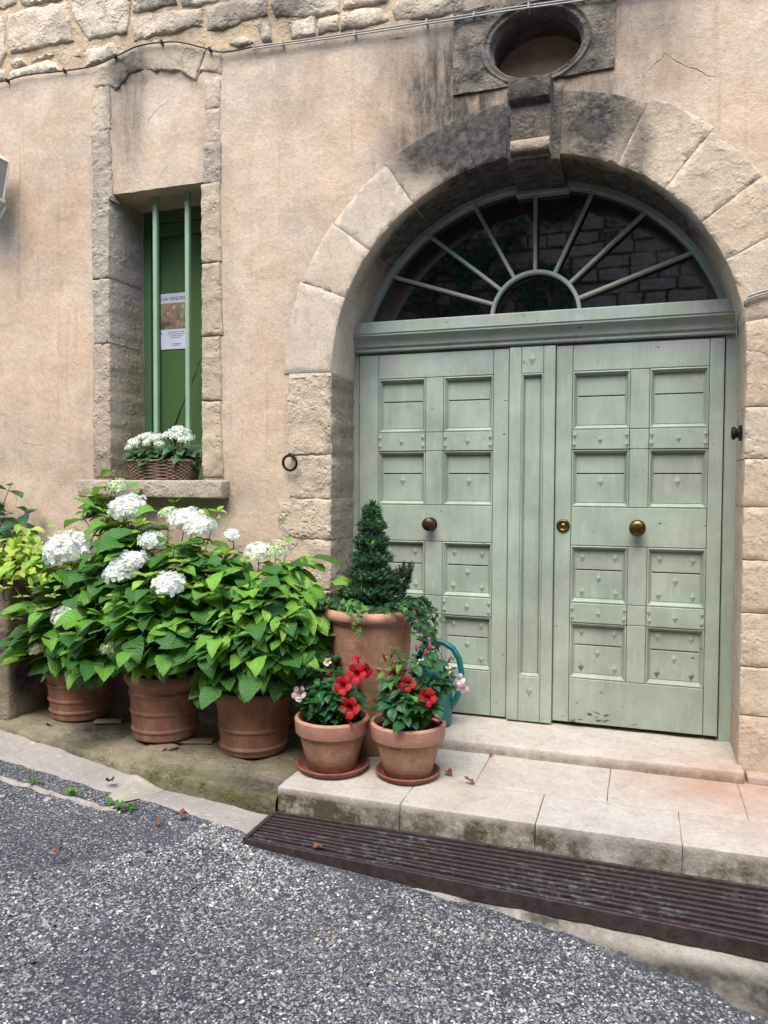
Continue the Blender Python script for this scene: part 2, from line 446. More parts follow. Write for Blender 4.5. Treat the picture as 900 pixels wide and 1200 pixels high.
PLASTER = m_plaster()
LIME = m_stone('limestone', 'b1a089', 'c0af96', bd=.007)
ASHLAR = m_stone('smooth_limestone', 'b4a592', 'c6b8a3', bd=.004, pits=False)
PALEJ = m_stone('pale_joint_mortar', 'cbbea9', 'd4c8b4', bd=.004, pits=False)
ROUGHL = m_stone('worn_limestone', 'b4a48d', 'c7b79f', bd=.013)
JAMB = m_stone('grey_limestone', '9a9082', 'aca08e', bd=.012)
RUBBLE = m_stone('rubble_stone', 'c3b39b', 'd4c5ac', bd=.014)
DARKST = m_stone('weathered_stone', '8d8272', '9c8f7a', dark='3f3a33', bd=.014, stainv=.4)
MORTAR = m_stone('mortar', 'ae9677', 'bfa887', bd=.01)
SLAB = m_stone('step_stone', 'a8a39a', 'bbb6ac', bd=.006, pits=False, dark='a8704c', moss='574d3b', stainv=.3)
RISER = m_stone('riser_stone', '9c8f78', 'b0a289', bd=.01, moss='3c3d22')
LEDGE = m_stone('mossy_ledge_stone', 'a5987d', 'b5a88b', bd=.014, moss='5d5a38')
CONC = m_stone('gutter_concrete', '8a8681', '9d9993', bd=.006, pits=False)
KERBM = m_stone('kerb_concrete', 'a09a8d', 'bcb6a9', bd=.012, moss='4d4a3c')
MPATCH = m_stone('mortar_patch', '97907f', 'a9a293', bd=.006, pits=False)
DOORP = m_paint('sage_paint', '808979', '99a392', worn='57463a')
GREENP = m_paint('green_paint', '48654a', '4c6b4c', rough=.4)
LGREENP = m_paint('pale_green_paint', '7f9b7c', '8aa485', rough=.4)
GLASS = m_glass('fanlight_glass', '050606', .5, 2.35)
WGLASS = m_glass('window_glass', '47613c', .5, 1.5, .04)
IRON = m_simple('black_iron', '1e1c1b', .55, .6, bump=.002)
def m_rust():
    t = NT('rusty_iron'); v = t.co()
    c = t.mix(t.ramp(t.noise(30, 6, .65, v), [(.35, 0), (.68, 1)]), lin('2c211c'), lin('413028'))
    fl = t.math('MULTIPLY', t.ramp(t.noise(22, 6, .75, t.co((1, 2, 1))), [(.54, 0), (.58, 1)]), t.ramp(t.noise(2.5, 3, .5, v), [(.42, 0), (.58, 1)]))
    c = t.mix(fl, c, lin('585c5e'))
    t.P(Base_Color=c, Roughness=.7, Metallic=.1, Normal=t.bump(t.noise(70, 5, .6, v), .003, 1)); return t.m
RUST = m_rust()
RUSTB = m_simple('rusty_frame', '2e221d', .75, .2, sc=25, bump=.003, col2='4a3d35')
BRASS = m_simple('aged_brass', '6e5a35', .35, .9, sc=40, col2='4a3c26')
BRONZE = m_simple('dark_bronze', '4a372a', .4, .7, sc=40)
TERRA_A = m_terra('terracotta_weathered', '825a48', '946853', pale='ad937f', amt=.5)
TERRA_B = m_terra('terracotta_plain', '94684f', 'a4795f', pale='b9a08c', amt=.6)
TERRA_C = m_terra('terracotta_rim', 'a87762', 'b4846f', pale='c4a797', amt=.35)
SAUC = m_terra('terracotta_saucer', '6f4236', '7c4b3d', amt=.15)
SOIL = m_simple('soil', '2e2119', .95, sc=60, bump=.02, spec=.2)
WICKER = m_simple('wicker', '5a4636', .7, sc=30, bump=.002, col2='7d6450')
TEAL = m_simple('teal_plastic', '105f5d', .4, sc=8, var=.15)
BLACKC = m_simple('black_cable', '151517', .5)
GREYC = m_simple('grey_cable', '9a968f', .55)
BARK = m_simple('stem_bark', '5f5a33', .8, sc=40)
TWIG = m_simple('brown_twig', '4a3626', .85, sc=40)
CREAM = m_paint('cream_metal', 'c9c4b2', 'd2cdbb', rough=.4)
LGLASS = m_simple('lantern_glass', '8e8d85', .15, sc=3)
HY_D = m_leaf('hydrangea_leaf_dark', '35632a', '46752d', '6b9748')
HY_M = m_leaf('hydrangea_leaf_mid', '5c9030', '78a637', '9cc161')
HY_L = m_leaf('hydrangea_leaf_young', '7fa83a', '9bbd45', 'b9d276')
HY_Y = m_leaf('lime_leaf', 'a3bb45', 'b9c653', 'd3da8c')
DKLEAF = m_leaf('glossy_dark_leaf', '1f4a2c', '2c5a34', '4f7f4c', rough=.35, tr=.15)
MAND = m_leaf('mandevilla_leaf', '1d4527', '2b5a2e', '4a7f44', rough=.28, tr=.15, vs=.6)
MANDY = m_leaf('mandevilla_young_leaf', '4c8434', '5f9640', '8fb866', rough=.3, tr=.25, vs=.6)
KAL = m_leaf('kalanchoe_leaf', '28472a', '3a5c36', '56784a', rough=.4, tr=.1, vs=.3)
IVY = m_leaf('ivy_leaf', '1e3f26', '2d5430', '6d8f62', rough=.4, tr=.12, vs=.7)
IVYL = m_leaf('ivy_young_leaf', '4f8236', '649545', '8fb571', rough=.4, tr=.2, vs=.7)
NEED = m_leaf('spruce_needle', '1c3d26', '2b5230', '35603a', rough=.55, tr=.1, vs=.0)
NEEDY = m_leaf('spruce_young_needle', '5e8738', '6f9842', '7fa84a', rough=.55, tr=.1, vs=.0)
WEEDM = m_leaf('weed_leaf', '4f8a30', '63a03a', '86b85a', tr=.25)
WHITE = m_petal('white_petal', 'd6dcc6', 'eff1ea', rnd=1)
GREENW = m_petal('green_white_petal', 'b9cc94', 'd7e0bd')
RED = m_petal('red_petal', 'a30f1d', 'c41b2c', .3, throat='4a0a10')
PINK = m_petal('pale_pink_petal', 'e4bfc6', 'f0dede', throat='d8b84a')
BUD = m_petal('pink_bud', 'b84a55', 'd07a80')
DRY = m_simple('dry_leaf', '8a4a32', .8, sc=40, col2='6a3a28')
TILEM = m_simple('tile_shard', 'a08a76', .85, sc=25, bump=.003)
PAPER = m_simple('paper', 'c3c6d2', .6, sc=4, var=.05)
INK = m_simple('ink', '20222a', .7)
INKG = m_simple('grey_ink', '8a8c96', .7)
# ------------------------------------------------------------------ stains on the old facade (algae and soot marks, world positions), plus painted soffit shade
BLOB = [(535,100,75,85,.95),(560,165,80,55,.85),(500,165,50,45,.8),(625,45,115,75,1.0),(695,135,55,55,.75),(745,165,18,60,.55),
        (147,130,20,75,.5),(150,88,26,35,.7),(195,66,50,16,.25),(480,95,50,80,.5),(765,90,45,45,.35),(760,30,50,55,.45),(300,58,55,14,.5),(395,45,40,14,.5),
        (235,28,40,18,.35),(330,10,40,20,.6),(275,15,30,20,.5),(190,5,30,12,.6),(75,32,14,10,.35),(350,110,40,60,.22),(130,550,60,30,.25),(265,570,30,30,.3),(60,215,50,90,.15),(250,300,25,200,.15)]
BL = []
for a, b, rx, rz, s_ in BLOB:
    p = aty(a, b); q = aty(a+rx, b); r_ = aty(a, b-rz); BL.append((p.x, p.z, abs(q.x-p.x), abs(r_.z-p.z), s_))
def stain_at(c):
    s_ = 0
    for x, z, rx, rz, k in BL:
        d = ((c.x-x)/rx)**2+((c.z-z)/rz)**2
        if d < 4: s_ = max(s_, k*math.exp(-d*d*.7))
    return s_
AC = (0.01, 1.945)          # centre of the arch
def arch_stain_shade(c):
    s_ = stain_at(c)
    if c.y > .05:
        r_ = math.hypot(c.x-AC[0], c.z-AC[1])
        if r_ < 1.12 and c.z > AC[1]+.35: s_ = max(s_, min(.9, (c.z-AC[1]-.35)*2.2))  # soffit: soot and painted-in shade together, darker towards the crown
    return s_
WB = [(60,330,90,260,.5),(440,130,60,60,.6),(400,230,60,60,.35),(820,150,110,120,.55),(590,105,60,30,.8),(680,90,60,20,.8),(620,5,90,12,1.0),(320,480,40,120,.45),(30,540,60,60,.4),(330,250,30,100,.2)]
WBL = []
for a, b, rx, rz, s_ in WB:
    p = aty(a, b); q = aty(a+rx, b); r_ = aty(a, b-rz); WBL.append((p.x, p.z, abs(q.x-p.x), abs(r_.z-p.z), s_))
def warm_at(c):
    s_ = 0
    for x, z, rx, rz, k in WBL:
        d = ((c.x-x)/rx)**2+((c.z-z)/rz)**2; s_ = max(s_, k*math.exp(-d))
    return s_*max(0, min(1, .75+fbm((c.x*3, c.z*3, 4), 3)*.6))
# ================================================================== THE HOUSE
house = empty('house', (0, 0, 0))
tag(house, 'ochre plastered house front with arched green carriage door and small barred window', 'house')
RI = 1.035
XL_, XR_ = .01-RI, .01+RI
def arc(r, a0, a1, n): return [(AC[0]+r*math.cos(math.radians(a0+(a1-a0)*i/n)), AC[1]+r*math.sin(math.radians(a0+(a1-a0)*i/n))) for i in range(n+1)]
door_hole = [(AC[0]+RI+.05, -.45)] + [(AC[0]+RI+.05, z) for z in (0.5, 1.2)] + arc(RI+.05, 0, 180, 60) + [(AC[0]-RI-.05, 1.2), (AC[0]-RI-.05, .5), (AC[0]-RI-.05, -.45)]
WX0, WX1, WZ0, WZ1 = -2.478, -1.832, 1.30, 3.075
OC = (0.062, 3.52); OA, OB = .232, .168
def oval(a, b, n=48): return [(OC[0]+a*math.cos(2*PI*i/n), OC[1]+b*math.sin(2*PI*i/n)) for i in range(n)]
CABLE = [(-40,101),(0,96),(30,88),(75,83),(110,77),(140,64),(165,53),(205,49),(235,55),(262,61),(300,54),(360,47),(430,36),(500,25),(545,18)]
cab = xz(CABLE)
top_line = [(-7.0, 4.15), (-4.5, 3.98)] + cab
wall_poly = [(-7, -.6), (AC[0]-RI-.05, -.6)] + door_hole[::-1] + [(AC[0]+RI+.05, -.6), (4, -.6), (4, 6.2), (cab[-1][0], 6.2)] + top_line[::-1]
niche = xz([(131,228),(131,120),(140,100),(158,88),(185,82),(212,84),(232,98),(240,120),(240,228)])
def niche_depth(x, z):
    return .014 if inpoly(x, z, niche) else 0.0
def wall_y(x, z):
    h = fbm((x*1.3, z*1.3, 2), 3)*.010 + fbm((x*6, z*6, 8), 3)*.004
    r_ = math.hypot(x-AC[0], z-AC[1]) if z > AC[1] else abs(x-AC[0])
    k = max(0, min(1, (r_-(1.27 if z > AC[1] else 1.19))/.1)); h = lerp(h*.12+.004, h, k)
    if -2.64 < x < -1.66 and z > 1.2: h = h*.35+.003
    return h + niche_depth(x, z)
def build_wall():
    outer = subdiv(wall_poly, .07)
    wh = subdiv([(WX0, WZ0), (WX1, WZ0), (WX1, WZ1), (WX0, WZ1)], .05, .003, 3)
    oh = oval(OA+.02, OB+.02)
    nh = None
    pts, F, loops = cdt(outer, [wh, oh], .034, seed=4, coarse=lambda x, z: -3.7 < x < 1.5 and z < 4.6)
    V = [(x, wall_y(x, z), z) for x, z in pts]
    # reveals run back into the wall
    for L, back in ((loops[0], .05), (loops[1], .36), (loops[2], .4)):
        prev = L
        for q in range(1, 5):
            cur = []
            for i in L:
                V.append((pts[i][0], lerp(V[i][1], back, q/4), pts[i][1])); cur.append(len(V)-1)
            for i in range(len(L)):
                j = (i+1) % len(L); F.append((prev[i], prev[j], cur[j], cur[i]) if L is not loops[0] else (prev[j], prev[i], cur[i], cur[j]))
            prev = cur
    me = pyd('plaster_wall', V, F)
    stainattr(me, stain_at); stainattr(me, warm_at, 'warm')
    return sharp(link('plaster_wall', me, PLASTER, house), 50)
build_wall()
MB().box((-7, .62, -.6), (4, .9, 6.2)).build('wall_core', MORTAR, house)
# bare rubble masonry above the cable
mort = [(-7, 4.0)] + top_line + [(cab[-1][0], 6.2), (-7, 6.2)]
mort = [(x, z-.06) if i <= len(top_line) else (x, z) for i, (x, z) in enumerate(mort)]
mort[-2] = (cab[-1][0]+.002, 6.2)
pts, F, loops = cdt(subdiv(mort, .08), [], .045, seed=6, coarse=lambda x, z: x > -3.7 and z < 4.6)
me = pyd('mortar_bed', [(x, .009+fbm((x*7, z*7, 1), 4)*.012, z) for x, z in pts], F); stainattr(me, lambda c: stain_at(c)*.4)
link('mortar_bed', me, MORTAR, house, True)
k5 = .3111
def z5(L): return [(x*k5, y*k5) for x, y in L]
def z6(L): return [(260+x/3, y/3) for x, y in L]
RUB = [z5([(30,50),(110,30),(240,5),(262,60),(275,150),(150,180),(35,200),(22,110)]),
 z5([(-110,70),(5,60),(18,120),(18,200),(0,245),(-110,250)]), z5([(-110,-60),(58,-60),(55,10),(10,30),(-110,45)]),
 z5([(72,-60),(232,-60),(235,-6),(100,18),(70,8)]), z5([(252,-60),(480,-60),(490,20),(475,122),(380,137),(330,152),(285,80),(262,10)]),
 z5([(497,-60),(650,-60),(664,15),(560,42),(500,48)]), z5([(490,70),(600,45),(760,28),(768,95),(620,128),(500,150)]),
 z5([(675,-60),(870,-60),(868,-12),(790,12),(682,22)]), [(243,9),(272,-1),(312,-6),(314,17),(262,33),(243,34)],
 z5([(312,190),(430,158),(442,205),(370,235),(322,250)]), z5([(40,240),(60,222),(90,217),(103,240),(62,257)]),
 z5([(28,275),(100,246),(190,226),(225,262),(100,288),(40,293)]), z5([(112,232),(180,196),(198,206),(122,241)]),
 z5([(-60,262),(16,264),(24,298),(-30,312),(-60,310)]), z5([(277,185),(298,182),(300,215),(280,214)]),
 z6([(175,12),(240,-50),(412,-50),(413,40),(260,65),(187,60)]), z6([(422,-50),(590,-50),(580,6),(427,34)]),
 z6([(416,52),(500,26),(572,30),(584,74),(480,95),(416,108)]), z6([(124,90),(168,76),(173,140),(140,145)]),
 z6([(238,76),(330,56),(330,122),(245,135)]), z6([(337,64),(410,46),(410,106),(337,120)]),
 z6([(602,28),(640,-50),(850,-50),(850,44),(612,74)]), z6([(22,150),(78,122),(108,150),(60,165)])]
# two more courses above the frame, so the wall goes on
rs = random.Random(5)
for row, z in ((0, 4.62), (1, 4.95), (2, 5.3)):
    x = -5.6+rs.uniform(0, .3)
    while x < -.8:
        wd = rs.uniform(.3, .62)
        if x+wd > -.4: break
        RUB.append(('w', [(x+rs.uniform(0, .03), z+rs.uniform(0, .03)), (x+wd-.03, z+rs.uniform(0, .03)), (x+wd-.03-rs.uniform(0, .03), z+.29), (x+rs.uniform(0, .03), z+.29-rs.uniform(0, .03))]))
        x += wd+.02
for i, P in enumerate(RUB):
    poly = P[1] if P[0] == 'w' else xz(P)
    stone('rubble_stone', poly, RUBBLE, house, y=-.006, back=.1, rr=.011, amp=.013, fq=11, step=.03, jit=.007, seed=20+i, stain=lambda c: stain_at(c)*.9, dome=.003)
# arch stones; angles of the joints read from the ring
JL = [180, 157.5, 142, 124, 104, 94.3]
JR = [82.5, 64, 50, 36.5, 25, 8, -1]
def ring(a0, a1, ro, seed, name='voussoir', mat=ASHLAR, amp=.0025):
    g = .1
    inn = arc(RI, a0+g, a1-g, max(3, int(abs(a1-a0)/3))); out = arc(ro, a1-g*.8, a0+g*.8, 4)
    return stone(name, inn+out, mat, house, y=-.003, back=.42, rr=.004, amp=amp, fq=9, step=.04, jit=.0012, seed=seed, stain=arch_stain_shade)
for i, (a, b) in enumerate(zip(JL, JL[1:])):
    ring(b, a, (1.32, 1.31, 1.30, 1.31, 1.31)[i], 60+i)
for i, (a, b) in enumerate(zip(JR, JR[1:])):
    ring(b, a, (1.34, 1.37, 1.35, 1.36, 1.37, 1.38)[i], 70+i, mat=LIME, amp=.004)
arcband('joint_mortar', AC, RI+.003, 1.29, 181, -1, .0, .4, 80, PALEJ, house, .001)
stainattr(bpy.data.objects['joint_mortar'].data, arch_stain_shade)
for x0, x1 in ((XL_-.25, XL_-.005), (XR_+.005, XR_+.35)):
    MB().box((x0, .006, -.5), (x1, .4, AC[1])).build('joint_mortar', MORTAR, house)
# keystone with its scrolled console
stone('keystone', [(AC[0]+RI*math.cos(math.radians(94.3))-.0, AC[1]+RI-.042), (.186, AC[1]+RI-.046), (.2, 3.3), (-.075, 3.3)], DARKST, house, y=-.02, back=.44, rr=.01, amp=.004, seed=90, stain=lambda c: max(.6, arch_stain_shade(c)), step=.04, jit=.001)
prof = [(-.02, 3.285), (-.15, 3.285), (-.155, 3.27), (-.155, 3.215), (-.15, 3.19), (-.135, 3.178), (-.115, 3.178), (-.112, 3.165), (-.108, 3.12), (-.098, 3.06), (-.086, 3.02),
        (-.10, 3.015), (-.112, 3.0), (-.115, 2.98), (-.11, 2.962), (-.095, 2.95), (-.075, 2.948), (-.06, 2.952), (-.02, 2.955)]
V = []; F = []; XS = [-.048, -.043] + [lerp(-.04, .148, i/8) for i in range(9)] + [.151, .156]
for i, x in enumerate(XS):
    e = .006 if i in (0, len(XS)-1) else 0
    for y, z in prof:
        tp = (3.285-z)/.35*.012
        xx = lerp(x, .055, tp/.1 if i in (0, 1) or i > len(XS)-3 else 0)
        V.append((xx, min(-.02, y+e)+fbm((x*12, y*12, z*12), 3)*.004, z))
k = len(prof)
for i in range(len(XS)-1):
    for j in range(k-1): F.append((i*k+j, i*k+j+1, (i+1)*k+j+1, (i+1)*k+j))
F.append(tuple(range(k-1, -1, -1))); F.append(tuple((len(XS)-1)*k+j for j in range(k)))
me = pyd('console', V, F); stainattr(me, lambda c: .5 if 3.018 < c.z < 3.17 else .8 if c.z > 3.17 or c.z < 2.952 else .08)
sharp(link('console', me, DARKST, house), 40)
# oval window stone
blk = [(-.352, 3.325), (.438, 3.335), (.445, 3.78), (-.352, 3.735)]
def oculus():
    O = subdiv(blk, .04, .003, 5); ov = oval(.265, .2, 56)
    pts, F, loops = cdt(O, [ov], .035, seed=8)
    V = [(x, -.012+fbm((x*12, z*12, 3), 4)*.006, z) for x, z in pts]
    prev = loops[0]; n = len(V)
    for i in loops[0]: V.append((pts[i][0], .1, pts[i][1]))
    L = len(prev)
    for i in range(L): j = (i+1) % L; F.append((prev[j], prev[i], n+i, n+j))
    me = pyd('oculus_block', V, F); stainattr(me, lambda c: .62+fbm((c.x*5, c.z*5, 0), 3)*.5)
    sharp(link('oculus_block', me, DARKST, house), 45)
    pr = [(.04, -.004), (.037, -.016), (.03, -.02), (.026, -.012), (.016, -.006), (.008, -.012), (.002, -.01), (-.003, .004), (-.006, .03), (-.014, .036), (-.016, .06), (-.006, .08), (0, .34)]   # offset outwards, y
    V = []; F = []; n = 64
    for off, y in pr:
        for i in range(n):
            a = 2*PI*i/n; x = OC[0]+(OA+off)*math.cos(a); z = OC[1]+(OB+off)*math.sin(a)
            V.append((x, y+fbm((x*20, y*20, z*20), 3)*.004, z))
    for q in range(len(pr)-1):
        for i in range(n): j = (i+1) % n; F.append((q*n+i, q*n+j, (q+1)*n+j, (q+1)*n+i))
    me = pyd('oculus_moulding', V, F); stainattr(me, lambda c: .6)
    link('oculus_moulding', me, DARKST, house, True)
    P = oval(OA+.01, OB+.01, 40); pts, F, _ = cdt(P, [], .05, seed=2)
    me = pyd('oculus_infill', [(x, .25+fbm((x*4, z*4, 3), 3)*.006, z) for x, z in pts], F); stainattr(me, lambda c: .12); stainattr(me, lambda c: .6, 'warm')
    link('oculus_infill', me, PLASTER, house, True)
oculus()
# jamb stones: right side regular, left side worn and toothed into the plaster
XR = AC[0]+RI; XL = AC[0]-RI
zr = [aty(872, y).z for y in (410, 477, 538, 594, 656, 718, 781, 838)] + [-.02]
wid = [.55, .42, .58, .4, .55, .44, .58, .5]
zt = AC[1]-.005
for i, zb in enumerate(zr):
    if i == 0: zt0 = AC[1]-.02
    else: zt0 = zr[i-1]
    if zt0-zb < .03: continue
    stone('jamb_stone', [(XR, zb+.002), (XR+wid[i % 8], zb+.002), (XR+wid[i % 8], zt0-.002), (XR, zt0-.002)], LIME, house, y=-.003, back=.42, rr=.004, amp=.004, fq=10, step=.035, jit=.0018, seed=100+i, stain=lambda c: stain_at(c)+.0)
stone('jamb_stone', [(XR, -.5), (XR+.5, -.5), (XR+.5, -.028), (XR, -.028)], LIME, house, y=-.008, back=.42, seed=109, stain=stain_at)
zl = [aty(388, y).z for y in (533, 585, 633, 692)]+[.55, .25, -.05]
wl = [.27, .26, .33, .4, .44, .4, .45]
zt0 = AC[1]-.005
for i, zb in enumerate(zl):
    w0 = wl[i]
    stone('jamb_stone', [(XL, zb+.002), (XL, zt0-.002), (XL-w0*.95, zt0-.002), (XL-w0, lerp(zb, zt0, .6)), (XL-w0*.97, zb+.002)], ROUGHL, house, y=-.003, back=.42, rr=.006, amp=.011, fq=9, step=.028, jit=.006, seed=120+i, stain=lambda c: stain_at(c)+(.35 if c.x > XL-.03 and c.y > .0 else 0)+(.3 if c.z < .5 else 0))  # darker on the reveal face and near the ground
    zt0 = zb
# window surround: jamb stones in the lower part, broken rubble edge above
def wj(poly, seed, amp=.007, mat=JAMB, y=-.009, back=.32, **k): stone('window_jamb_stone', poly, mat, house, y=y, back=back, rr=.006, amp=amp, fq=16, step=.024, jit=.004, seed=seed, stain=lambda c: stain_at(c)*.9, **k)
zj = [aty(120, y).z for y in (231, 327, 403, 560)]
xo = -2.60
for i, (a, b) in enumerate(zip(zj, zj[1:])):
    wj([(xo+.01*(i % 2), b+.003), (WX0+.004, b+.003), (WX0+.004, a-.003), (xo, a-.003)], 140+i)
zq = [aty(248, y).z for y in (214, 308, 394, 470, 560)]
for i, (a, b) in enumerate(zip(zq, zq[1:])):
    wj([(WX1-.004, b+.003), (WX1+.125+.01*(i % 2), b+.003), (WX1+.115, a-.003), (WX1-.004, a-.003)], 150+i, mat=LIME)
EDGE = [[(109,160),(127,150),(130,230),(110,231)], [(110,105),(128,100),(128,148),(108,158)], [(116,80),(135,68),(150,86),(134,104),(129,99),(112,102)],
        [(137,67),(160,54),(166,80),(151,86)], [(163,53),(190,50),(192,80),(168,80)], [(192,50),(216,51),(212,81),(194,80)], [(218,51),(240,57),(228,92),(214,82)],
        [(242,62),(258,66),(258,86),(238,82),(232,92)], [(241,95),(257,92),(256,125),(242,128)], [(242,130),(257,128),(256,165),(241,166)], [(240,168),(258,168),(258,212),(239,213)]]
for i, P in enumerate(EDGE):
    cx_ = sum(q[0] for q in P)/len(P); cy_ = sum(q[1] for q in P)/len(P); P = [(cx_+(a-cx_)*1.16, cy_+(b-cy_)*1.1) for a, b in P]
    wj(xz(P), 160+i, amp=.009, mat=LIME if i not in (0, 10) else JAMB, y=-.004, back=.08)
rbox('window_sill', (-2.645, -.1, 1.248), (-1.655, .36, 1.352), JAMB, house, r=.012, res=.04, amp=.004, fq=14, seed=3)
# ---------------------------------------------------------------- window
YW = .33
def bx(mb, x0, x1, z0, z1, y0, y1): return mb.box((x0, y0, z0), (x1, y1, z1))
win = bevelbox('window', (WX0-.02, .34, 1.34), (WX0+.05, .42, 3.1), GREENP, house, .004)
bevelbox('window_frame', (WX1-.05, .342, 1.34), (WX1+.02, .42, 3.1), GREENP, win, .004)
bevelbox('window_frame', (WX0+.05, .342, 3.0), (WX1-.05, .42, 3.1), GREENP, win, .004)
bevelbox('window_frame', (WX0+.05, .342, 1.34), (WX1-.05, .42, 1.47), GREENP, win, .004)
for x0, x1, z0, z1 in ((WX0+.052, WX0+.10, 1.472, 2.998), (WX1-.115, WX1-.052, 1.472, 2.998), (WX0+.1, WX1-.115, 2.92, 2.998), (WX0+.1, WX1-.115, 1.472, 1.58)):
    bevelbox('casement', (x0, .352, z0), (x1, .41, z1), GREENP, win, .006)
bevelbox('pane', (WX0+.1, .385, 1.58), (WX1-.115, .389, 2.92), WGLASS, win, .0005)
bevelbox('rebate_board', (WX1-.11, .3505, 2.2), (WX1-.054, .353, 2.204), INK, win, .0005)
hd = MB(); hd.tube([(WX1-.085, .33, 2.18), (WX1-.055, .325, 2.32)], .011, 8); hd.build('handle', GREYC, win, True)
for px in (183, 220.5):
    p = aty(px, 350, .13)
    mb = MB(); mb.box((p.x-.0145, .115, 1.352), (p.x+.0145, .144, 3.085)); o = mb.build('window_bar', LGREENP, house)
    m_ = o.modifiers.new('b', 'BEVEL'); m_.width = .004
# ---------------------------------------------------------------- door frame, transom, fanlight
YD = .33
for x0, x1 in ((XL-.02, -.99), (.988, XR+.02)):
    bevelbox('door_frame', (x0, YD+.012, -.02), (x1, .45, 2.1), DOORP, house, .004)
tp = [(.45, 2.085), (.36, 2.085), (.36, 2.098), (.318, 2.098), (.312, 2.104), (.312, 2.118), (.306, 2.124), (.298, 2.128), (.296, 2.136), (.29, 2.15), (.278, 2.166), (.262, 2.178), (.256, 2.182), (.256, 2.192), (.25, 2.196), (.25, 2.254), (.256, 2.26), (.45, 2.262)]
V = []; F = []; k = len(tp)
for x in (XL+.0, XR-.0):
    V += [(x, y, z) for y, z in tp]
for j in range(k-1): F.append((j, j+1, k+j+1, k+j))
F += [tuple(range(k-1, -1, -1)), tuple(range(k, 2*k))]
tr = sharp(link('transom', pyd('transom', V, F), DOORP, house), 30)
for y0, y1, z0, z1 in ((.252, .36, 2.098, 2.26),):
    pass
a_sp = math.degrees(math.asin((2.262-AC[1])/1.0))
fan = arcband('fanlight', AC, 1.004, 1.05, 180-a_sp, a_sp, .36, .5, 64, DOORP, house, .004)
# the head of the frame steps down under the keystone
bevelbox('frame_head', (-.085, .3575, 2.916), (.2, .42, 2.965), DOORP, fan, .004)
HB = (.025, 2.262)
for ang, r1 in ((18.7, .93), (41.5, .88), (65, .79), (90.4, .655), (118.5, .79), (140.8, .88), (161.3, .93)):
    a = math.radians(ang); d = Vector((math.cos(a), 0, math.sin(a))); nrm = Vector((-d.z, 0, d.x))
    # run on until the frame
    t = .23
    while math.hypot(HB[0]+d.x*t-AC[0], HB[1]+d.z*t-AC[1]) < 1.006 and HB[1]+d.z*t < (2.918 if abs(ang-90) < 8 else 9): t += .005
    a0 = Vector((HB[0], 0, HB[1]))+d*.235; a1 = Vector((HB[0], 0, HB[1]))+d*t
    hw = .0105; V = []
    for q in (a0, a1):
        for s_, y in ((-1, .388), (-1, .367), (-.5, .361), (.5, .361), (1, .367), (1, .388)):
            p = q+nrm*(hw*s_); V.append((p.x, y, p.z))
    F = [(j, (j+1) % 6, 6+(j+1) % 6, 6+j) for j in range(6)]+[(5, 4, 3, 2, 1, 0), (6, 7, 8, 9, 10, 11)]
    link('muntin', pyd('muntin', V, F), DOORP, fan)
arcband('hub_arch', HB, .226, .248, 180, 0, .359, .39, 32, DOORP, fan, .005)
P = arc(1.01, 180-a_sp, a_sp, 40)[::-1]
pts, F, _ = cdt(P, [], .12, seed=3)
link('glass_pane', pyd('glass_pane', [(x, .414, z) for x, z in pts], F), GLASS, fan, True)
# ---------------------------------------------------------------- door leaves
DS = None
def stud_mesh():
    w_, h_, d_ = .016, .031, .010
    return pyd('diamond_stud', [(-w_, 0, 0), (0, 0, -h_), (w_, 0, 0), (0, 0, h_), (0, -d_, h_*.12), (0, -d_, -h_*.12)], [(0, 1, 5), (1, 2, 5), (2, 3, 4), (3, 0, 4), (0, 5, 4), (2, 4, 5)])
SM = stud_mesh(); SM.materials.append(DOORP)
SMR = SM.copy(); SMR.materials.clear(); SMR.materials.append(m_simple('rust_stained_paint', '8f9a86', .7, sc=34, col2='6a4a34'))
rd = random.Random(3)
def stud(leaf, x, z, y, s=1.0, rusty=False):
    o = bpy.data.objects.new('diamond_stud', SMR if rusty else SM); COL.objects.link(o); o.parent = leaf
    o.location = (x+rd.uniform(-.002, .002), y, z+rd.uniform(-.002, .002)); o.scale = (s, 1, s); o.rotation_euler.y = rd.uniform(-.05, .05)
ROWS = [(1.943, 1.632, 1.811), (1.525, 1.217, 1.396), (1.01, .70, .877), (.593, .288, .468)]
def knob(leaf, x, z, mat, r=.042, y=YD, plate=True):
    mb = MB(); pr = [(r*.95, 0), (r*1.0, -.004), (r*.55, -.012), (r*.45, -.03), (r*.75, -.042), (r*.98, -.052), (r*1.0, -.062), (r*.88, -.07), (r*.5, -.076), (.0001, -.077)]
    n = 24
    v = []; f = []
    for i, (q, d) in enumerate(pr):
        for j in range(n): a = 2*PI*j/n; v.append((x+q*math.cos(a), y+d, z+q*math.sin(a)))
    for i in range(len(pr)-1):
        for j in range(n): f.append((i*n+j, i*n+(j+1) % n, (i+1)*n+(j+1) % n, (i+1)*n+j))
    mb.add(v, f); return mb.build('knob', mat, leaf, True)
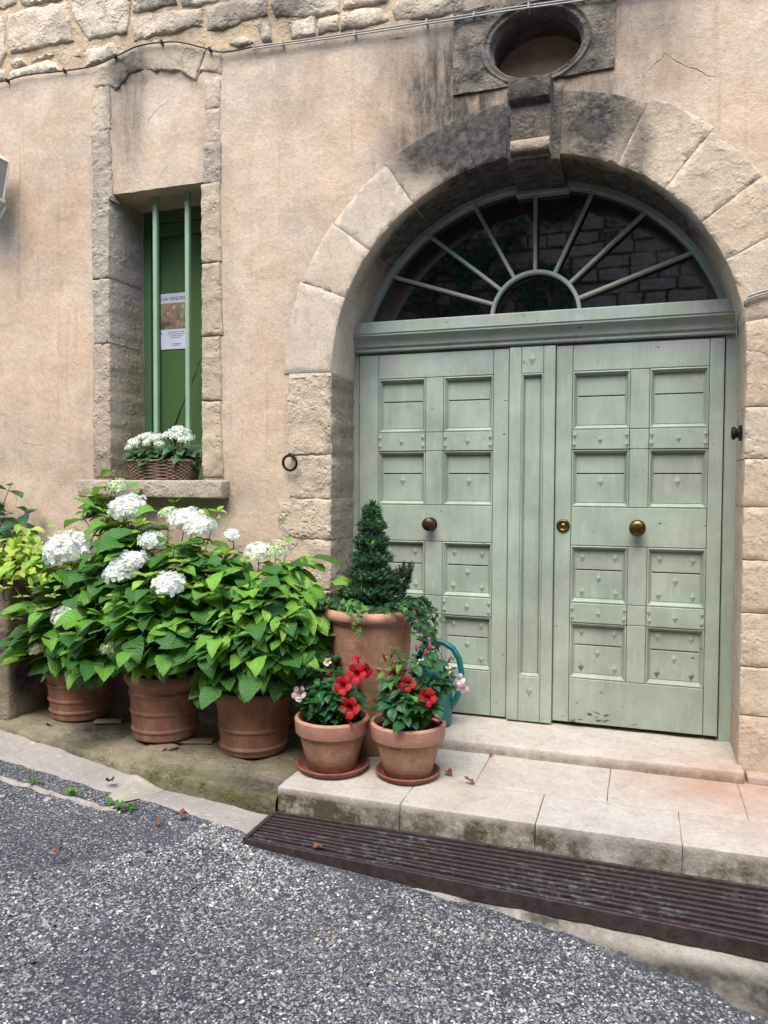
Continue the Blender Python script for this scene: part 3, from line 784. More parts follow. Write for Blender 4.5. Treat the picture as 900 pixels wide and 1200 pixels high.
def leaf_door(x0, x1, c1, c2, zb):
    G = .0012
    back = bevelbox('door_leaf', (x0, YD+.052, zb), (x1, YD+.08, 2.083), DOORP, house, .002)
    def bar(n, a, b, c, d, y0=YD): return bevelbox(n, (a+G, y0, c+G), (b-G, YD+.052, d-G), DOORP, back, .0025)
    bar('stile', x0, c1[0], zb, 2.083); bar('stile', c2[1], x1, zb, 2.083)
    bar('top_rail', c1[0], c2[1], ROWS[0][0], 2.083, YD+.0005)
    bar('bottom_rail', c1[0], c2[1], zb, ROWS[3][1], YD+.0005)
    bar('lock_rail', c1[0], c2[1], ROWS[2][0], ROWS[1][1], YD+.0005)
    for i in (0, 2):
        for c in (c1, c2): bar('studded_rail', c[0], c[1], ROWS[i+1][0], ROWS[i][1], YD-.004)
        bar('rail_centre', c1[1], c2[0], ROWS[i+1][0], ROWS[i][1], YD+.0005)
    for r_ in ROWS: bar('mullion', c1[1], c2[0], r_[1], r_[0], YD)
    for ri, (zt, zl_, zs) in enumerate(ROWS):
        for c in (c1, c2):
            a, b = c; m_ = .024
            V = []; F = []
            for (ins, y) in ((0, YD+.003), (.006, YD+.001), (.012, YD+.012), (m_-.004, YD+.030), (m_, YD+.032), (m_, YD+.05)):
                V += [(a+ins+G, y, zl_+ins+G), (b-ins-G, y, zl_+ins+G), (b-ins-G, y, zt-ins-G), (a+ins+G, y, zt-ins-G)]
            for q in range(5):
                for j in range(4): F.append((q*4+j, q*4+(j+1) % 4, (q+1)*4+(j+1) % 4, (q+1)*4+j))
            link('panel_moulding', pyd('panel_moulding', V, F), DOORP, back)
            bevelbox('board', (a+m_+.0005, YD+.03, zs+.003), (b-m_-.0005, YD+.05, zt-m_-.0005), DOORP, back, .002)
            bevelbox('board', (a+m_+.0005, YD+.0285, zl_+m_+.0005), (b-m_-.0005, YD+.05, zs-.003), DOORP, back, .002)
            mx = (a+b)/2; yb = YD+.0285
            if ri == 1: stud(back, mx, (zs+zl_)/2+.05, yb, 1.15)
            if ri >= 2:
                rus = ri == 3 and x0 > 0
                stud(back, a+.062, zs+.072, yb+.0015); stud(back, b-.062, zs+.068, yb+.0015)
                stud(back, mx, zs-.04, yb); stud(back, a+.06, zs-.118, yb, 1.05, rus); stud(back, b-.06, zs-.122, yb, 1, rus and c is c2)
            if ri in (0, 2):
                zc = (ROWS[ri+1][0]+zl_)/2
                for dz in (-.024, .024):
                    stud(back, a+.014, zc+dz, YD-.004, .78); stud(back, b-.014, zc+dz, YD-.004, .78)
                stud(back, mx, zc, YD-.004, .9)
    return back
LX = leaf_door(-.985, -.106, (-.867, -.582), (-.477, -.193), .035)
RX = leaf_door(.148, .983, (.235, .53), (.627, .913), .045)
knob(LX, -.545, 1.109, BRONZE, .038); knob(RX, .577, 1.113, BRASS, .042)
mb = MB()
v = []; f = []; pr = [(.036, 0), (.036, -.006), (.03, -.012), (.022, -.012), (.02, -.008), (.012, -.008), (.01, -.014), (.0001, -.014)]
for q, d in pr:
    for j in range(24): a = 2*PI*j/24; v.append((.195+q*math.cos(a), YD+d, 1.115+q*math.sin(a)))
for i in range(len(pr)-1):
    for j in range(24): f.append((i*24+j, i*24+(j+1) % 24, (i+1)*24+(j+1) % 24, (i+1)*24+j))
mb.add(v, f); mb.build('lock_escutcheon', BRASS, RX, True)
# centre post that covers the meeting of the leaves
post = bevelbox('door_post', (-.102, YD+.02, .032), (.146, YD+.08, 2.083), DOORP, house, .002)
YP = YD-.022
for n_, a, b, c, d in (('stile', -.102, -.036, .032, 2.083), ('stile', .083, .146, .032, 2.083), ('rail', -.0355, .0825, 1.94, 2.083), ('rail', -.0355, .0825, .032, .28)):
    bevelbox(n_, (a+.0006, YP+(0 if n_ == 'stile' else .0007), c), (b-.0006, YD+.02, d), DOORP, post, .003)
V = []; F = []; a, b, zl_, zt = -.035, .082, .2806, 1.9394
for ins, y in ((0, YP+.003), (.006, YP+.002), (.017, YP+.03), (.017, YP+.04)):
    V += [(a+ins, y, zl_+ins), (b-ins, y, zl_+ins), (b-ins, y, zt-ins), (a+ins, y, zt-ins)]
for q in range(3):
    for j in range(4): F.append((q*4+j, q*4+(j+1) % 4, (q+1)*4+(j+1) % 4, (q+1)*4+j))
link('panel_moulding', pyd('panel_moulding', V, F), DOORP, post)
bevelbox('panel', (a+.0175, YP+.026, zl_+.0175), (b-.0175, YP+.04, zt-.0175), DOORP, post, .002)
stud(post, .022, 2.018, YP+.0007, 1.25); stud(post, .025, .207, YP+.0007, 1.3)
# ================================================================== small things on the facade
def torus(mb, c, R, r, ax, n=28): 
    c = Vector(c); u = Vector(ax[0]); v = Vector(ax[1])
    mb.tube([c+(u*math.cos(2*PI*i/n)+v*math.sin(2*PI*i/n))*R for i in range(n)], r, 8, closed=True)
ringo = empty('tether_ring', (-1.262, -.02, 1.45)); tag(ringo, 'black iron ring hanging from a staple left of the door', 'iron ring')
mb = MB(); torus(mb, (.006, -.022, 0), .041, .0075, ((1, 0, .0), (0, -.12, 1))); mb.build('ring', IRON, ringo, True)
mb = MB(); mb.tube([(.0, .03, .038), (.0, -.022, .045), (.006, -.032, .052), (.012, -.02, .045), (.012, .03, .038)], .006, 8); mb.build('staple', IRON, ringo, True)
fx = empty('door_stop', (1.033, .1, 1.585)); fx.scale = (.75, .7, .8); tag(fx, 'small round black fixing on the right reveal of the arch', 'fitting')
v = []; f = []; pr = [(.03, .01), (.03, -.008), (.026, -.02), (.038, -.026), (.04, -.04), (.03, -.048), (.0001, -.05)]
for q, d in pr:
    for j in range(20): a = 2*PI*j/20; v.append((d, q*math.cos(a), q*math.sin(a)))
for i in range(len(pr)-1):
    for j in range(20): f.append((i*20+(j+1) % 20, i*20+j, (i+1)*20+j, (i+1)*20+(j+1) % 20))
mb = MB(); mb.add(v, f); mb.build('cap', IRON, fx, True)
mb = MB(); mb.box((-.004, -.036, -.045), (.008, .036, .045)); mb.build('back_plate', IRON, fx)
def cable(name, px, mat, label, r=.006, y=-.014, extra=(), n=3):
    P = [aty(a, b, y) for a, b in px] + [Vector(q) for q in extra]
    Q = []
    for i in range(len(P)-1):          # Catmull-Rom
        p0, p1, p2, p3 = P[max(0, i-1)], P[i], P[i+1], P[min(len(P)-1, i+2)]
        for k in range(5):
            t = k/5; Q.append(.5*((2*p1)+(p2-p0)*t+(2*p0-5*p1+4*p2-p3)*t*t+(3*p1-p0-3*p2+p3)*t**3))
    Q.append(P[-1])
    root = empty(name, (0, 0, 0)); tag(root, label, 'cable')
    MB().tube(Q, r, 6).build('sheath', mat, root, True)
    return root, Q
cr, Q = cable('cable', [(-60,104)]+CABLE[1:11], BLACKC, 'thin black cable sagging along the top of the plaster from the left', .0045, -.022)
for i in range(6, len(Q), 9):
    q = Q[i]; mb = MB(); mb.box((q.x-.004, q.y-.009, q.z-.01), (q.x+.004, .03, q.z+.012)); mb.build('clip', BLACKC, cr)
cr, Q = cable('cable', [(296,55),(360,46),(430,36),(500,25),(545,18),(600,9),(650,2),(720,-8),(900,-35)], GREYC, 'pale grey cable running up to the oval window stone', .0042, -.026)
for i in range(3, len(Q), 6):
    q = Q[i]; mb = MB(); mb.box((q.x-.004, q.y-.008, q.z-.016), (q.x+.004, .03, q.z+.01)); mb.build('clip', GREYC, cr)
MB().tube([q+Vector((0, -.002, -.014)) for q in Q], .004, 6).build('second_strand', GREYC, cr, True)
cr, Q = cable('cable', [(960,322),(920,336),(900,340),(880,346)], GREYC, 'twin grey cable bending into the right side of the arch above the door', .006, -.022, extra=[(1.05, -.018, 2.196), (1.032, .0, 2.18), (1.028, .1, 2.17), (1.027, .2, 2.15), (1.027, .235, 2.12), (1.027, .24, 2.07)])
MB().tube([q+Vector((-.002, -.003, -.013)) for q in Q], .004, 6).build('second_strand', GREYC, cr, True)
mb = MB(); q = Q[8]; mb.box((q.x-.004, q.y-.01, q.z-.02), (q.x+.004, .02, q.z+.01)); mb.build('clip', GREYC, cr)
# wall lantern cut by the left edge
la = empty('wall_lantern', (-3.265, -.2, 3.075)); tag(la, 'cream framed glass lantern at the left edge of the picture', 'lantern')
h, tw, bw = .235, .115, .09
for sx in (-1, 1):
    for sy in (-1, 1):
        MB().tube([(sx*bw, sy*bw, 0), (sx*tw, sy*tw, h)], .008, 6).build('corner_bar', CREAM, la)
MB().box((-bw-.01, -bw-.01, -.012), (bw+.01, bw+.01, .004)).build('base', CREAM, la)
MB().lathe([(.168, h), (.165, h+.01), (.06, h+.08), (.04, h+.095), (.015, h+.105), (.0001, h+.12)], 4).build('roof', CREAM, la).rotation_euler.z = PI/4
for s_ in (-1, 1):
    link('pane', pyd('pane', [(s_*bw, -bw, .004), (s_*bw, bw, .004), (s_*tw, tw, h), (s_*tw, -tw, h)], [(0, 1, 2, 3)]), LGLASS, la)
    link('pane', pyd('pane', [(-bw, s_*bw, .004), (bw, s_*bw, .004), (tw, s_*tw, h), (-tw, s_*tw, h)], [(0, 1, 2, 3)]), LGLASS, la)
MB().tube([(0, .2, .0), (0, .15, -.08), (0, .02, -.07), (0, 0, -.01)], .009, 8).build('bracket', CREAM, la, True)
# for-sale notice behind the window glass
no = empty('notice', (-2.292, .381, 2.2)); tag(no, 'white for-sale notice with a room photo on the window pane', 'notice')
bevelbox('sheet', (-.105, -.001, .0), (.105, .001, .357), PAPER, no, .0003)
tm = NT('room_photo'); vv = tm.co((14, 14, 14))
zz = tm.n('SeparateXYZ', {0: tm.n('TexCoord').outputs['Object']})
c = tm.mix(tm.ramp(tm.noise(1.2, 3, .6, vv), [(.35, 0), (.6, 1)]), lin('3a2c26'), lin('8a7460'))
c = tm.mix(tm.ramp(zz.outputs[2], [(.17, 0), (.28, .7)]), c, lin('9a8468'))
c = tm.mix(tm.ramp(tm.noise(2.3, 2, .5, vv), [(.6, 0), (.66, .8)]), c, lin('9fb0c8'))
c = tm.mix(tm.ramp(tm.noise(1.7, 1, .5, tm.co((14, 14, 14), rot=(0, 1, 0))), [(.66, 0), (.72, .6)]), c, lin('8a5c30'))
tm.P(Base_Color=c, Roughness=.5)
bevelbox('photo_print', (-.1, -.0018, .128), (.1, -.0011, .296), tm.m, no, .0002)
def text(s_, size, loc, mat, parent, name='lettering'):
    cu = bpy.data.curves.new('t', 'FONT'); cu.body = s_; cu.size = size; cu.extrude = .0002; cu.align_x = 'CENTER'
    ob = bpy.data.objects.new('t', cu); COL.objects.link(ob); ob.rotation_euler = (PI/2, 0, 0)
    dg = bpy.context.evaluated_depsgraph_get(); me = bpy.data.meshes.new_from_object(ob.evaluated_get(dg))
    bpy.data.objects.remove(ob)
    o = link(name, me, mat, parent); o.rotation_euler = (PI/2, 0, 0); o.location = loc; return o
text('A VENDRE', .033, (.022, -.0014, .312), INK, no)
text('URE', .03, (-.082, -.0014, .312), INKG, no)
mb = MB()
for i, (w_, z) in enumerate(((.12, .108), (.13, .096), (.1, .084), (.075, .072), (.07, .032), (.05, .022))):
    x = -w_/2+.03
    while x < .03+w_/2:
        L = rd.uniform(.005, .014); mb.box((x, -.0015, z), (min(x+L, .03+w_/2), -.0011, z+.0045)); x += L+.004
mb.build('small_print', INK, no)
mb = MB(); mb.add([(-.1, -.0015, .1), (-.078, -.0015, .1), (-.09, -.0015, .12)], [(0, 1, 2)]); mb.build('emblem', INK, no)
# black puck with a thin lead on the window ledge
bk = empty('black_puck', (-2.165, .2, 1.352)); tag(bk, 'black rounded gadget on a thin lead behind the flower basket', 'gadget')
mb = MB(); mb.lathe([(.03, 0), (.032, .01), (.02, .03), (.014, .1), (.014, .26)], 16); mb.build('stand', IRON, bk, True)
mb = MB(); v = []; f = []; pr = [(.0001, .016), (.036, .016), (.046, .008), (.046, -.008), (.036, -.016), (.0001, -.016)]
for q, d in pr:
    for j in range(20): a = 2*PI*j/20; v.append((q*math.cos(a), d, .29+q*1.15*math.sin(a)))
for i in range(len(pr)-1):
    for j in range(20): f.append((i*20+j, i*20+(j+1) % 20, (i+1)*20+(j+1) % 20, (i+1)*20+j))
mb.add(v, f); mb.build('disc', BLACKC, bk, True)
MB().tube([(.008, .0, .335), (.03, .05, .47), (.075, .12, .66), (.1, .13, .75)], .005, 6).build('lead', BLACKC, bk, True)
# ================================================================== GROUND
def road_z(x, y=0): return -.172-.05*(max(-30, min(30, x))+1)+fbm((x*.8, y*.8, 3), 2)*.006
EDGEY = [(-7,-.62),(-4,-.66),(-3.2,-.74),(-2.57,-.81),(-1.85,-.90),(-1.5,-.92),(-.99,-1.0),(-.9,-1.14),(-.23,-1.18),(.48,-1.26),(1.0,-1.43),(2.5,-1.75),(5,-1.9)]
def edge_y(x): return pw(x, EDGEY)
ROADM = m_road()
xs = sorted(set([-40, -30, -20, -12]+frange(-7, 4, .12)+[6, 9, 14, 20, 30, 40])); ys = sorted(set([-40, -30, -20, -12, -8, -6, -5]+frange(-4.4, -.5, .1)))
V = [(x, y, road_z(x, y)) for x in xs for y in ys]; k = len(ys)
F = [(i*k+j, (i+1)*k+j, (i+1)*k+j+1, i*k+j+1) for i in range(len(xs)-1) for j in range(k-1)]
road = link('road', pyd('road', V, F), ROADM, None, True); tag(road, kind='structure')
# loose-looking stone chippings bedded in the tar
def chips():
    rng = np.random.default_rng(4)
    n = 185000
    x = rng.uniform(-3.6, 2.0, n); y = rng.uniform(-2.75, -.72, n)
    ey = np.interp(x, [e[0] for e in EDGEY], [e[1] for e in EDGEY]) + rng.normal(0, .012, n)+.01*np.sin(x*19)
    keep = y < ey
    # the upper left is an older, finer patch
    fine = (x < -1.0-.9*(y+1.0)*-1) & (y > -1.55-.25*(x+2.0)) & (x < -1.2)
    big = rng.uniform(0, 1, n)
    nz = np.array([noise.fractal(Vector((a*2.0, b*2.0, .5)), 1.0, 2.0, 3) for a, b in zip(x, y)])
    keep &= rng.uniform(0, 1, n) < np.where(fine, .55, .93)
    keep &= ~((nz > .22) & (rng.uniform(0, 1, n) < .5))
    dk = (y > -1.32) & (x > -.6); keep &= ~(dk & (rng.uniform(0, 1, n) < .3))
    x, y, fine, big = x[keep], y[keep], fine[keep], big[keep]; n = len(x)
    sz = np.where(fine, .0026, .0038)*np.exp(rng.normal(0, .3, n)); sz *= np.where(big > .985, 1.7, 1)
    z = -.172-.05*(x+1)
    ang = rng.uniform(0, 2*np.pi, n); fl = rng.uniform(.35, .75, n); el = rng.uniform(1, 1.7, n)
    t = np.array([[1, 0, 0], [.2, .9, .1], [-.9, .3, 0], [-.5, -.8, .1], [.5, -.75, -.1], [.1, .1, 1], [-.2, .05, -.9]])
    V = t[None].repeat(n, 0)*(1+rng.normal(0, .18, (n, 7, 1)))
    V = V*sz[:, None, None]; V[:, :, 0] *= el[:, None]; V[:, :, 2] *= fl[:, None]
    tilt = rng.normal(0, .35, n)[:, None]
    V[:, :, 2] += V[:, :, 0]*tilt
    c, s_ = np.cos(ang)[:, None], np.sin(ang)[:, None]
    X = V[:, :, 0]*c-V[:, :, 1]*s_; Y = V[:, :, 0]*s_+V[:, :, 1]*c
    V[:, :, 0] = X+x[:, None]; V[:, :, 1] = Y+y[:, None]
    zz = np.array([fbm((a*.8, b*.8, 3), 2)*.006 for a, b in zip(x, y)])
    V[:, :, 2] += (z+zz+sz*fl*.25)[:, None]
    Ft = np.array([[0, 1, 5], [1, 2, 5], [2, 3, 5], [3, 4, 5], [4, 0, 5], [1, 0, 6], [2, 1, 6], [3, 2, 6], [4, 3, 6], [0, 4, 6]])[:5]
    Fa = (Ft[None]+(np.arange(n)*7)[:, None, None]).reshape(-1, 3)
    me = bpy.data.meshes.new('road_chippings'); nv = n*7; nf = len(Fa)
    me.vertices.add(nv); me.vertices.foreach_set('co', V.reshape(-1).astype(np.float32))
    me.loops.add(nf*3); me.loops.foreach_set('vertex_index', Fa.reshape(-1).astype(np.int32))
    me.polygons.add(nf); me.polygons.foreach_set('loop_start', np.arange(0, nf*3, 3, dtype=np.int32)); me.polygons.foreach_set('loop_total', np.full(nf, 3, np.int32))
    me.update(calc_edges=True)
    lf = np.array([noise.fractal(Vector((a*1.3, b*1.3, 2)), 1.0, 2.0, 3) for a, b in zip(x, y)]); g = np.exp(rng.normal(-1.66, .52, n)+.55*np.clip(lf, -1, 1)); wht = rng.uniform(0, 1, n) > .93; g = np.where(wht, rng.uniform(.3, .55, n), g); g = np.clip(g, .015, .65)
    g = np.where(fine, g*.85, g)
    tint = rng.uniform(0, 1, n)
    col = np.ones((n, 4)); wa = np.array([1.04, 1.0, .93]); col[:, 0] = g*wa[0]*np.where(tint > .93, 1.22, np.where(tint < .2, .96, 1.02)); col[:, 1] = g*.99; col[:, 2] = g*wa[2]*np.where(tint > .86, .78, np.where(tint < .2, 1.1, .98))
    a = me.attributes.new('tone', 'FLOAT_COLOR', 'POINT'); a.data.foreach_set('color', col.repeat(7, 0).reshape(-1).astype(np.float32))
    o = link('road_chippings', me, m_chip()); tag(o, 'grey and white stone chippings covering the road surface', 'gravel', kind='stuff')
chips()
# raised ledge the big pots stand on
def ledge_z(x): return -.08+(-.93-x)*.033
LFY = [(-3.2,-.5),(-2.78,-.56),(-2.2,-.68),(-1.8,-.755),(-1.5,-.785),(-.93,-.83)]
def ledge_f(x): return pw(x, LFY)+fbm((x*5, 0, 0), 3)*.012
def lp(x):
    zt = ledge_z(x); yf = ledge_f(x); zb = road_z(x)-.02
    return [(.06, zt+.01)]+[(lerp(.0, yf+.02, i/9), zt+.004*math.sin(i*2)) for i in range(10)]+[(yf+.004, zt-.004), (yf-.006, zt-.02), (yf-.01, zt-.05), (yf-.006, zb-.05)]
def ledge_moss(c):
    e = max(0, 1-abs(c.y-ledge_f(c.x))/.12)
    return min(1, .1+e*1.0*(1 if c.x > -1.75 else .4)+max(0, fbm((c.x*3, c.y*3, 1), 3))*.8)
lo = loft('ledge', frange(-3.2, -.945, .03), lp, LEDGE, None, .012, 7); stainattr(lo.data, ledge_moss, 'moss'); stainattr(lo.data, lambda c: .25+max(0, fbm((c.x*2, c.y*2, 5), 3))*.6); tag(lo, kind='structure')
# sloping concrete gutter between the ledge and the road
def gz(x, y):
    a = ledge_f(x) if x < -.93 else -.83; b = edge_y(x); t = min(1.15, max(0, (y-a)/(b-a)))
    return lerp(ledge_z(x)-pw(x, [(-2.3, .03), (-1.75, .05), (-1.6, .085)]), road_z(x, y)+.008, t**.8)
def gp(x):
    a = ledge_f(x)+.03; b = edge_y(x)-.01+fbm((x*9, 1, 0), 3)*.02
    return [(lerp(a, b, i/8), gz(x, lerp(a, b, i/8))) for i in range(9)]+[(b-.015, road_z(x, b)-.02)]
go = loft('gutter', frange(-6.5, -.965, .035), gp, CONC, None, .005, 8, stain=lambda c: .15*max(0, fbm((c.x*3, c.y*3, 2), 3))); tag(go, kind='structure')
pp = [(176,882),(212,886),(190,927),(162,935),(140,941),(124,934),(156,905)]
P2 = []
for a, b in pp:
    z = -.1
    for _ in range(6): q = atz(a, b, z); z = gz(q.x, q.y)
    P2.append((q.x, q.y))
pts, F, loops = cdt(subdiv(P2, .03, .004, 2), [], .03, seed=2)
V = [(x, y, gz(x, y)+.006+fbm((x*9, y*9, 1), 3)*.005-.008*max(0, 1-distpoly(x, y, P2)/.02)) for x, y in pts]
mo = link('mortar_patch', pyd('mortar_patch', V, F), MPATCH, None, True); stainattr(mo.data, lambda c: 0); tag(mo, kind='structure')
# pale broken rim along the road edge on the left
def rim_pts():
    xs = frange(-3.3, -1.62, .03)
    def pr(x):
        c = pw(x, [(-3.3,-.95),(-2.55,-1.0),(-1.75,-1.07),(-1.6,-1.06)])+fbm((x*11, 0, 3), 3)*.02; w_ = .018+.012*max(0, fbm((x*7, 4, 0), 2)+.3)
        z = road_z(x, c)
        return [(c+w_, z-.01), (c+w_*.6, z+.007), (c, z+.011), (c-w_*.6, z+.007), (c-w_, z-.01)]
    r_ = loft('kerb_rim', xs, pr, KERBM, None, .006, 14); stainattr(r_.data, lambda c: .0); stainattr(r_.data, lambda c: .3, 'moss'); tag(r_, kind='structure')
rim_pts()
# kerb below the grate
GB, GFL = -.822, -1.115
def grate_f(x): return lerp(-1.105, -1.185, (x+.95)/2.0)
def grate_fz(x): return lerp(-.152, -.168, (x+.95)/2.0)
def kp(x):
    a = grate_f(x)-.012; b = edge_y(x)-.015+fbm((x*8, 2, 0), 3)*.015
    z0 = grate_fz(x)-.055-.004; z1 = road_z(x, b)-.004
    m_ = lerp(a, b, .45)
    return [(a+.05, z0)]+[(lerp(a, m_, i/4), z0-.004*i) for i in range(5)]+[(lerp(m_, b, .3), lerp(z0-.02, z1, .45)), (lerp(m_, b, .7), lerp(z0-.02, z1, .85)), (b, z1), (b-.02, z1-.03)]
ko = loft('kerb', frange(-.97, 3.5, .03), kp, KERBM, None, .009, 10, stain=lambda c: max(0, min(1, (c.x-.1)*2))*max(0, min(1, (grate_f(c.x)-.045-c.y)*16))*(.8+fbm((c.x*5, c.y*5, 0), 3)*.5)); tag(ko, kind='structure')
stainattr(ko.data, lambda c: max(0, min(1, .35+fbm((c.x*4, c.y*4, 0), 3)*.8)), 'moss')
# stone step of slabs, with the thinner threshold on it
step = rbox('step', (-.935, -.49, -.4), (3.4, .3, -.1), RISER, None, r=.01, res=.12, amp=.0, seed=1); tag(step, kind='structure'); stainattr(step.data, lambda c: .0)
def orange(c):
    p = aty(860, 905, -.05); d = ((c.x-1.0)/.45)**2+((c.y+.12)/.22)**2
    d2 = ((c.x-1.08)/.22)**2+((c.y+.35)/.3)**2
    return .32*math.exp(-d)+.2*math.exp(-d2)+.1*max(0, fbm((c.x*3, c.y*3, 0), 3))
fj = [-.944] + [atz(a, b, -.035).x for a, b in ((473, 936), (632, 950), (797, 968))] + [1.42, 2.1, 3.4]
bj = [-.944] + [atz(a, b, -.035).x for a, b in ((573, 888), (714, 914), (869, 934))] + [1.7, 2.5, 3.4]
YS = -.50
def slab(x0, x1, y0, y1, z0, z1, seed, r=.01, amp=.003):
    o = rbox('slab', (x0+.0008, y0+.0008, z0), (x1-.0008, y1-.0008, z1), SLAB, step, r=r, res=.035, amp=amp, fq=7, seed=seed)
    stainattr(o.data, orange); stainattr(o.data, lambda c: (max(0, min(1, (-.045-c.z)*30))*(1.15+fbm((c.x*2.5, 1, c.z*4), 3)*.6) if c.y < -.79 else 0)+max(0, fbm((c.x*2, c.y*2, 4), 3))*.25, 'moss'); return o
def riserface(c): return max(0, min(1, (-.06-c.z)*16))
for i in range(6):
    slab(fj[i], fj[i+1], -.822, YS, -.36, -.035, 30+i, .004, .0045)
    slab(bj[i], bj[i+1], YS, .06, -.099, -.036, 40+i, .004, .002)
o = rbox('threshold_slab', (XL-.02, -.088, -.06), (XR+.02, .42, .022), SLAB, step, r=.012, res=.04, amp=.005, fq=6, seed=61); stainattr(o.data, orange); stainattr(o.data, lambda c: max(0, min(1, (.012-c.z)*40))*.6, 'moss')
o = rbox('threshold_slab', (XR+.03, -.075, -.06), (2.4, .02, .0), SLAB, step, r=.012, res=.04, amp=.004, fq=6, seed=62); stainattr(o.data, orange)
# iron drain grate of long bars
gr = empty('drain_grate', (-.95, -.96, -.15)); tag(gr, 'long rusty iron drain grate of parallel bars below the step', 'grate')
def gy(x, t): return lerp(GB-.006, grate_f(x), t)
def gzz(x, t): return lerp(-.147, grate_fz(x), t)
def gbar(t0, t1, dz0, dz1, name, mat, x0=-.955, x1=3.2, sk=.0):
    V = []; F = []; n = 14
    for i in range(n+1):
        x = lerp(x0, x1, i/n); y0 = gy(x, t1); y1 = gy(x, t0); z0 = gzz(x, t1); z1 = gzz(x, t0)
        V += [(x+.95, y0+.96, z0+dz0+.15), (x+.95, y0+.96, z0+dz1+.15-.0015), (x+.95, y0+.96+.0015, z0+dz1+.15), (x+.95, y1+.96-.0015, z1+dz1+.15), (x+.95, y1+.96, z1+dz1+.15-.0015), (x+.95, y1+.96, z1+dz0+.15)]
    for i in range(n):
        for j in range(6): F.append((i*6+j, i*6+(j+1) % 6, (i+1)*6+(j+1) % 6, (i+1)*6+j))
    F += [(5, 4, 3, 2, 1, 0), tuple(n*6+j for j in range(6))]
    return link(name, pyd(name, V, F), mat, gr)
NB = 9
gbar(-.005, .035, -.05, .003, 'frame_bar', RUSTB); gbar(.965, 1.0, -.055, .002, 'frame_bar', RUSTB)
for i in range(NB):
    t = .035+(i+.72)*.93/(NB+.4)
    gbar(t-.026, t+.016, -.03, -.002+rd.uniform(-.0015, .0015), 'bar', RUST)
mb = MB(); mb.box((-.012, gy(-.95, 1)+.96, -.05), (.006, gy(-.95, 0)+.96-.004, .004)); mb.build('end_bar', RUSTB, gr)
for x in frange(-.6, 3, .42):
    mb = MB(); mb.box((x+.95, gy(x, 1)+.96+.01, -.045), (x+.975, gy(x, 0)+.96-.01, -.031)); mb.build('cross_bar', RUSTB, gr)
mb = MB(); mb.box((-.0, gy(0, 1)+.96, -.34), (4.15, gy(0, 0)+.96, -.3)); mb.build('channel_bed', SOIL, gr)
# low wall block at the far left
bw_ = rbox('planter_wall', (-5.2, -.5, -.3), (-2.79, .0, .735), RISER, None, r=.02, res=.05, amp=.014, fq=5, seed=77); tag(bw_, 'low plastered wall block at the left under the lime shrub', 'wall')
stainattr(bw_.data, lambda c: .35+max(0, fbm((c.x*3, c.y*3, c.z*3), 3))*.9); stainattr(bw_.data, lambda c: max(0, min(1, (c.z-.35)*1.5)), 'moss')
# broken tiles wedged under the pots
def tile(px, py, sx, sy, rz, z=None, lab=''):
    q = atz(px, py, -.05)
    for _ in range(4): q = atz(px, py, ledge_z(q.x)+.012)
    o = bevelbox('tile_shard', (-sx, -sy, -.006), (sx, sy, .006), TILEM, None, .002)
    o.location = (q.x, q.y, ledge_z(q.x)+.012); o.rotation_euler = (rd.uniform(-.03, .03), rd.uniform(-.03, .03), rz)
    tag(o, lab, 'tile', 'broken tiles under the pots')
tile(183, 877, .05, .035, .2, lab='pale tile scrap under the front of the middle hydrangea pot')
tile(228, 868, .1, .035, .35, lab='long flat tile scrap poking out right of the middle hydrangea pot')
tile(127, 845, .075, .03, .5, lab='thin tile scrap at the right foot of the leftmost pot')
tile(196, 874, .055, .03, -.3, lab='short dark tile scrap beneath the middle hydrangea pot')
# ================================================================== POTS
def pot(name, loc, prof, mat, label, cat='flower pot', soil=None, rimmat=None, group='terracotta pots', rimfrom=None):
    r_ = empty(name, loc); tag(r_, label, cat, group)
    if rimmat and rimfrom is not None:
        sharp(MB().lathe(prof[:rimfrom+1], 64).build('body', mat, r_), 40); 
        sharp(MB().lathe([(prof[rimfrom][0]-.001, prof[rimfrom][1]-.001)]+prof[rimfrom:]+[(prof[-1][0]-.005, soil[1]-.03)], 64).build('rim', rimmat, r_), 40)
    else:
        sharp(MB().lathe(prof+[(prof[-1][0]-.01, soil[1]-.03)], 64).build('body', mat, r_), 40)
    n = 40; v = [(0, 0, soil[1]+.012)]; f = []
    for q in range(1, 7):
        for j in range(n):
            a = 2*PI*j/n; R = soil[0]*q/6; v.append((R*math.cos(a), R*math.sin(a), soil[1]+fbm((R*math.cos(a)*20, R*math.sin(a)*20, loc[0]), 3)*.008+.012*(1-q/6)))
    for j in range(n): f.append((0, 1+j, 1+(j+1) % n))
    for q in range(5):
        for j in range(n): f.append((1+q*n+j, 1+(q+1)*n+j, 1+(q+1)*n+(j+1) % n, 1+q*n+(j+1) % n))
    link('soil', pyd('soil', v, f), SOIL, r_, True)
    return r_
def ridge(r0, z, w_=.012, d=.008): return [(r0-.0, z-w_), (r0+d*.7, z-w_*.6), (r0+d, z), (r0+d*.7, z+w_*.6), (r0, z+w_)]
def bigpot(rb, rt, h, ridges, rim=.05):
    P = [(rb-.01, 0), (rb, .008)]
    for z in ridges:
        P += ridge(lerp(rb, rt-.02, z/h), z)
    P += [(lerp(rb, rt-.02, (h-rim-.02)/h), h-rim-.02), (rt-.008, h-rim), (rt, h-rim+.01), (rt+.002, h-.015), (rt-.004, h-.003), (rt-.014, h), (rt-.026, h-.004), (rt-.03, h-.02)]
    return P
P1 = (-2.5, -.25, ledge_z(-2.5)+.008); P2_ = (-1.845, -.37, ledge_z(-1.845)+.022); P3 = (-1.325, -.33, ledge_z(-1.325)+.006)
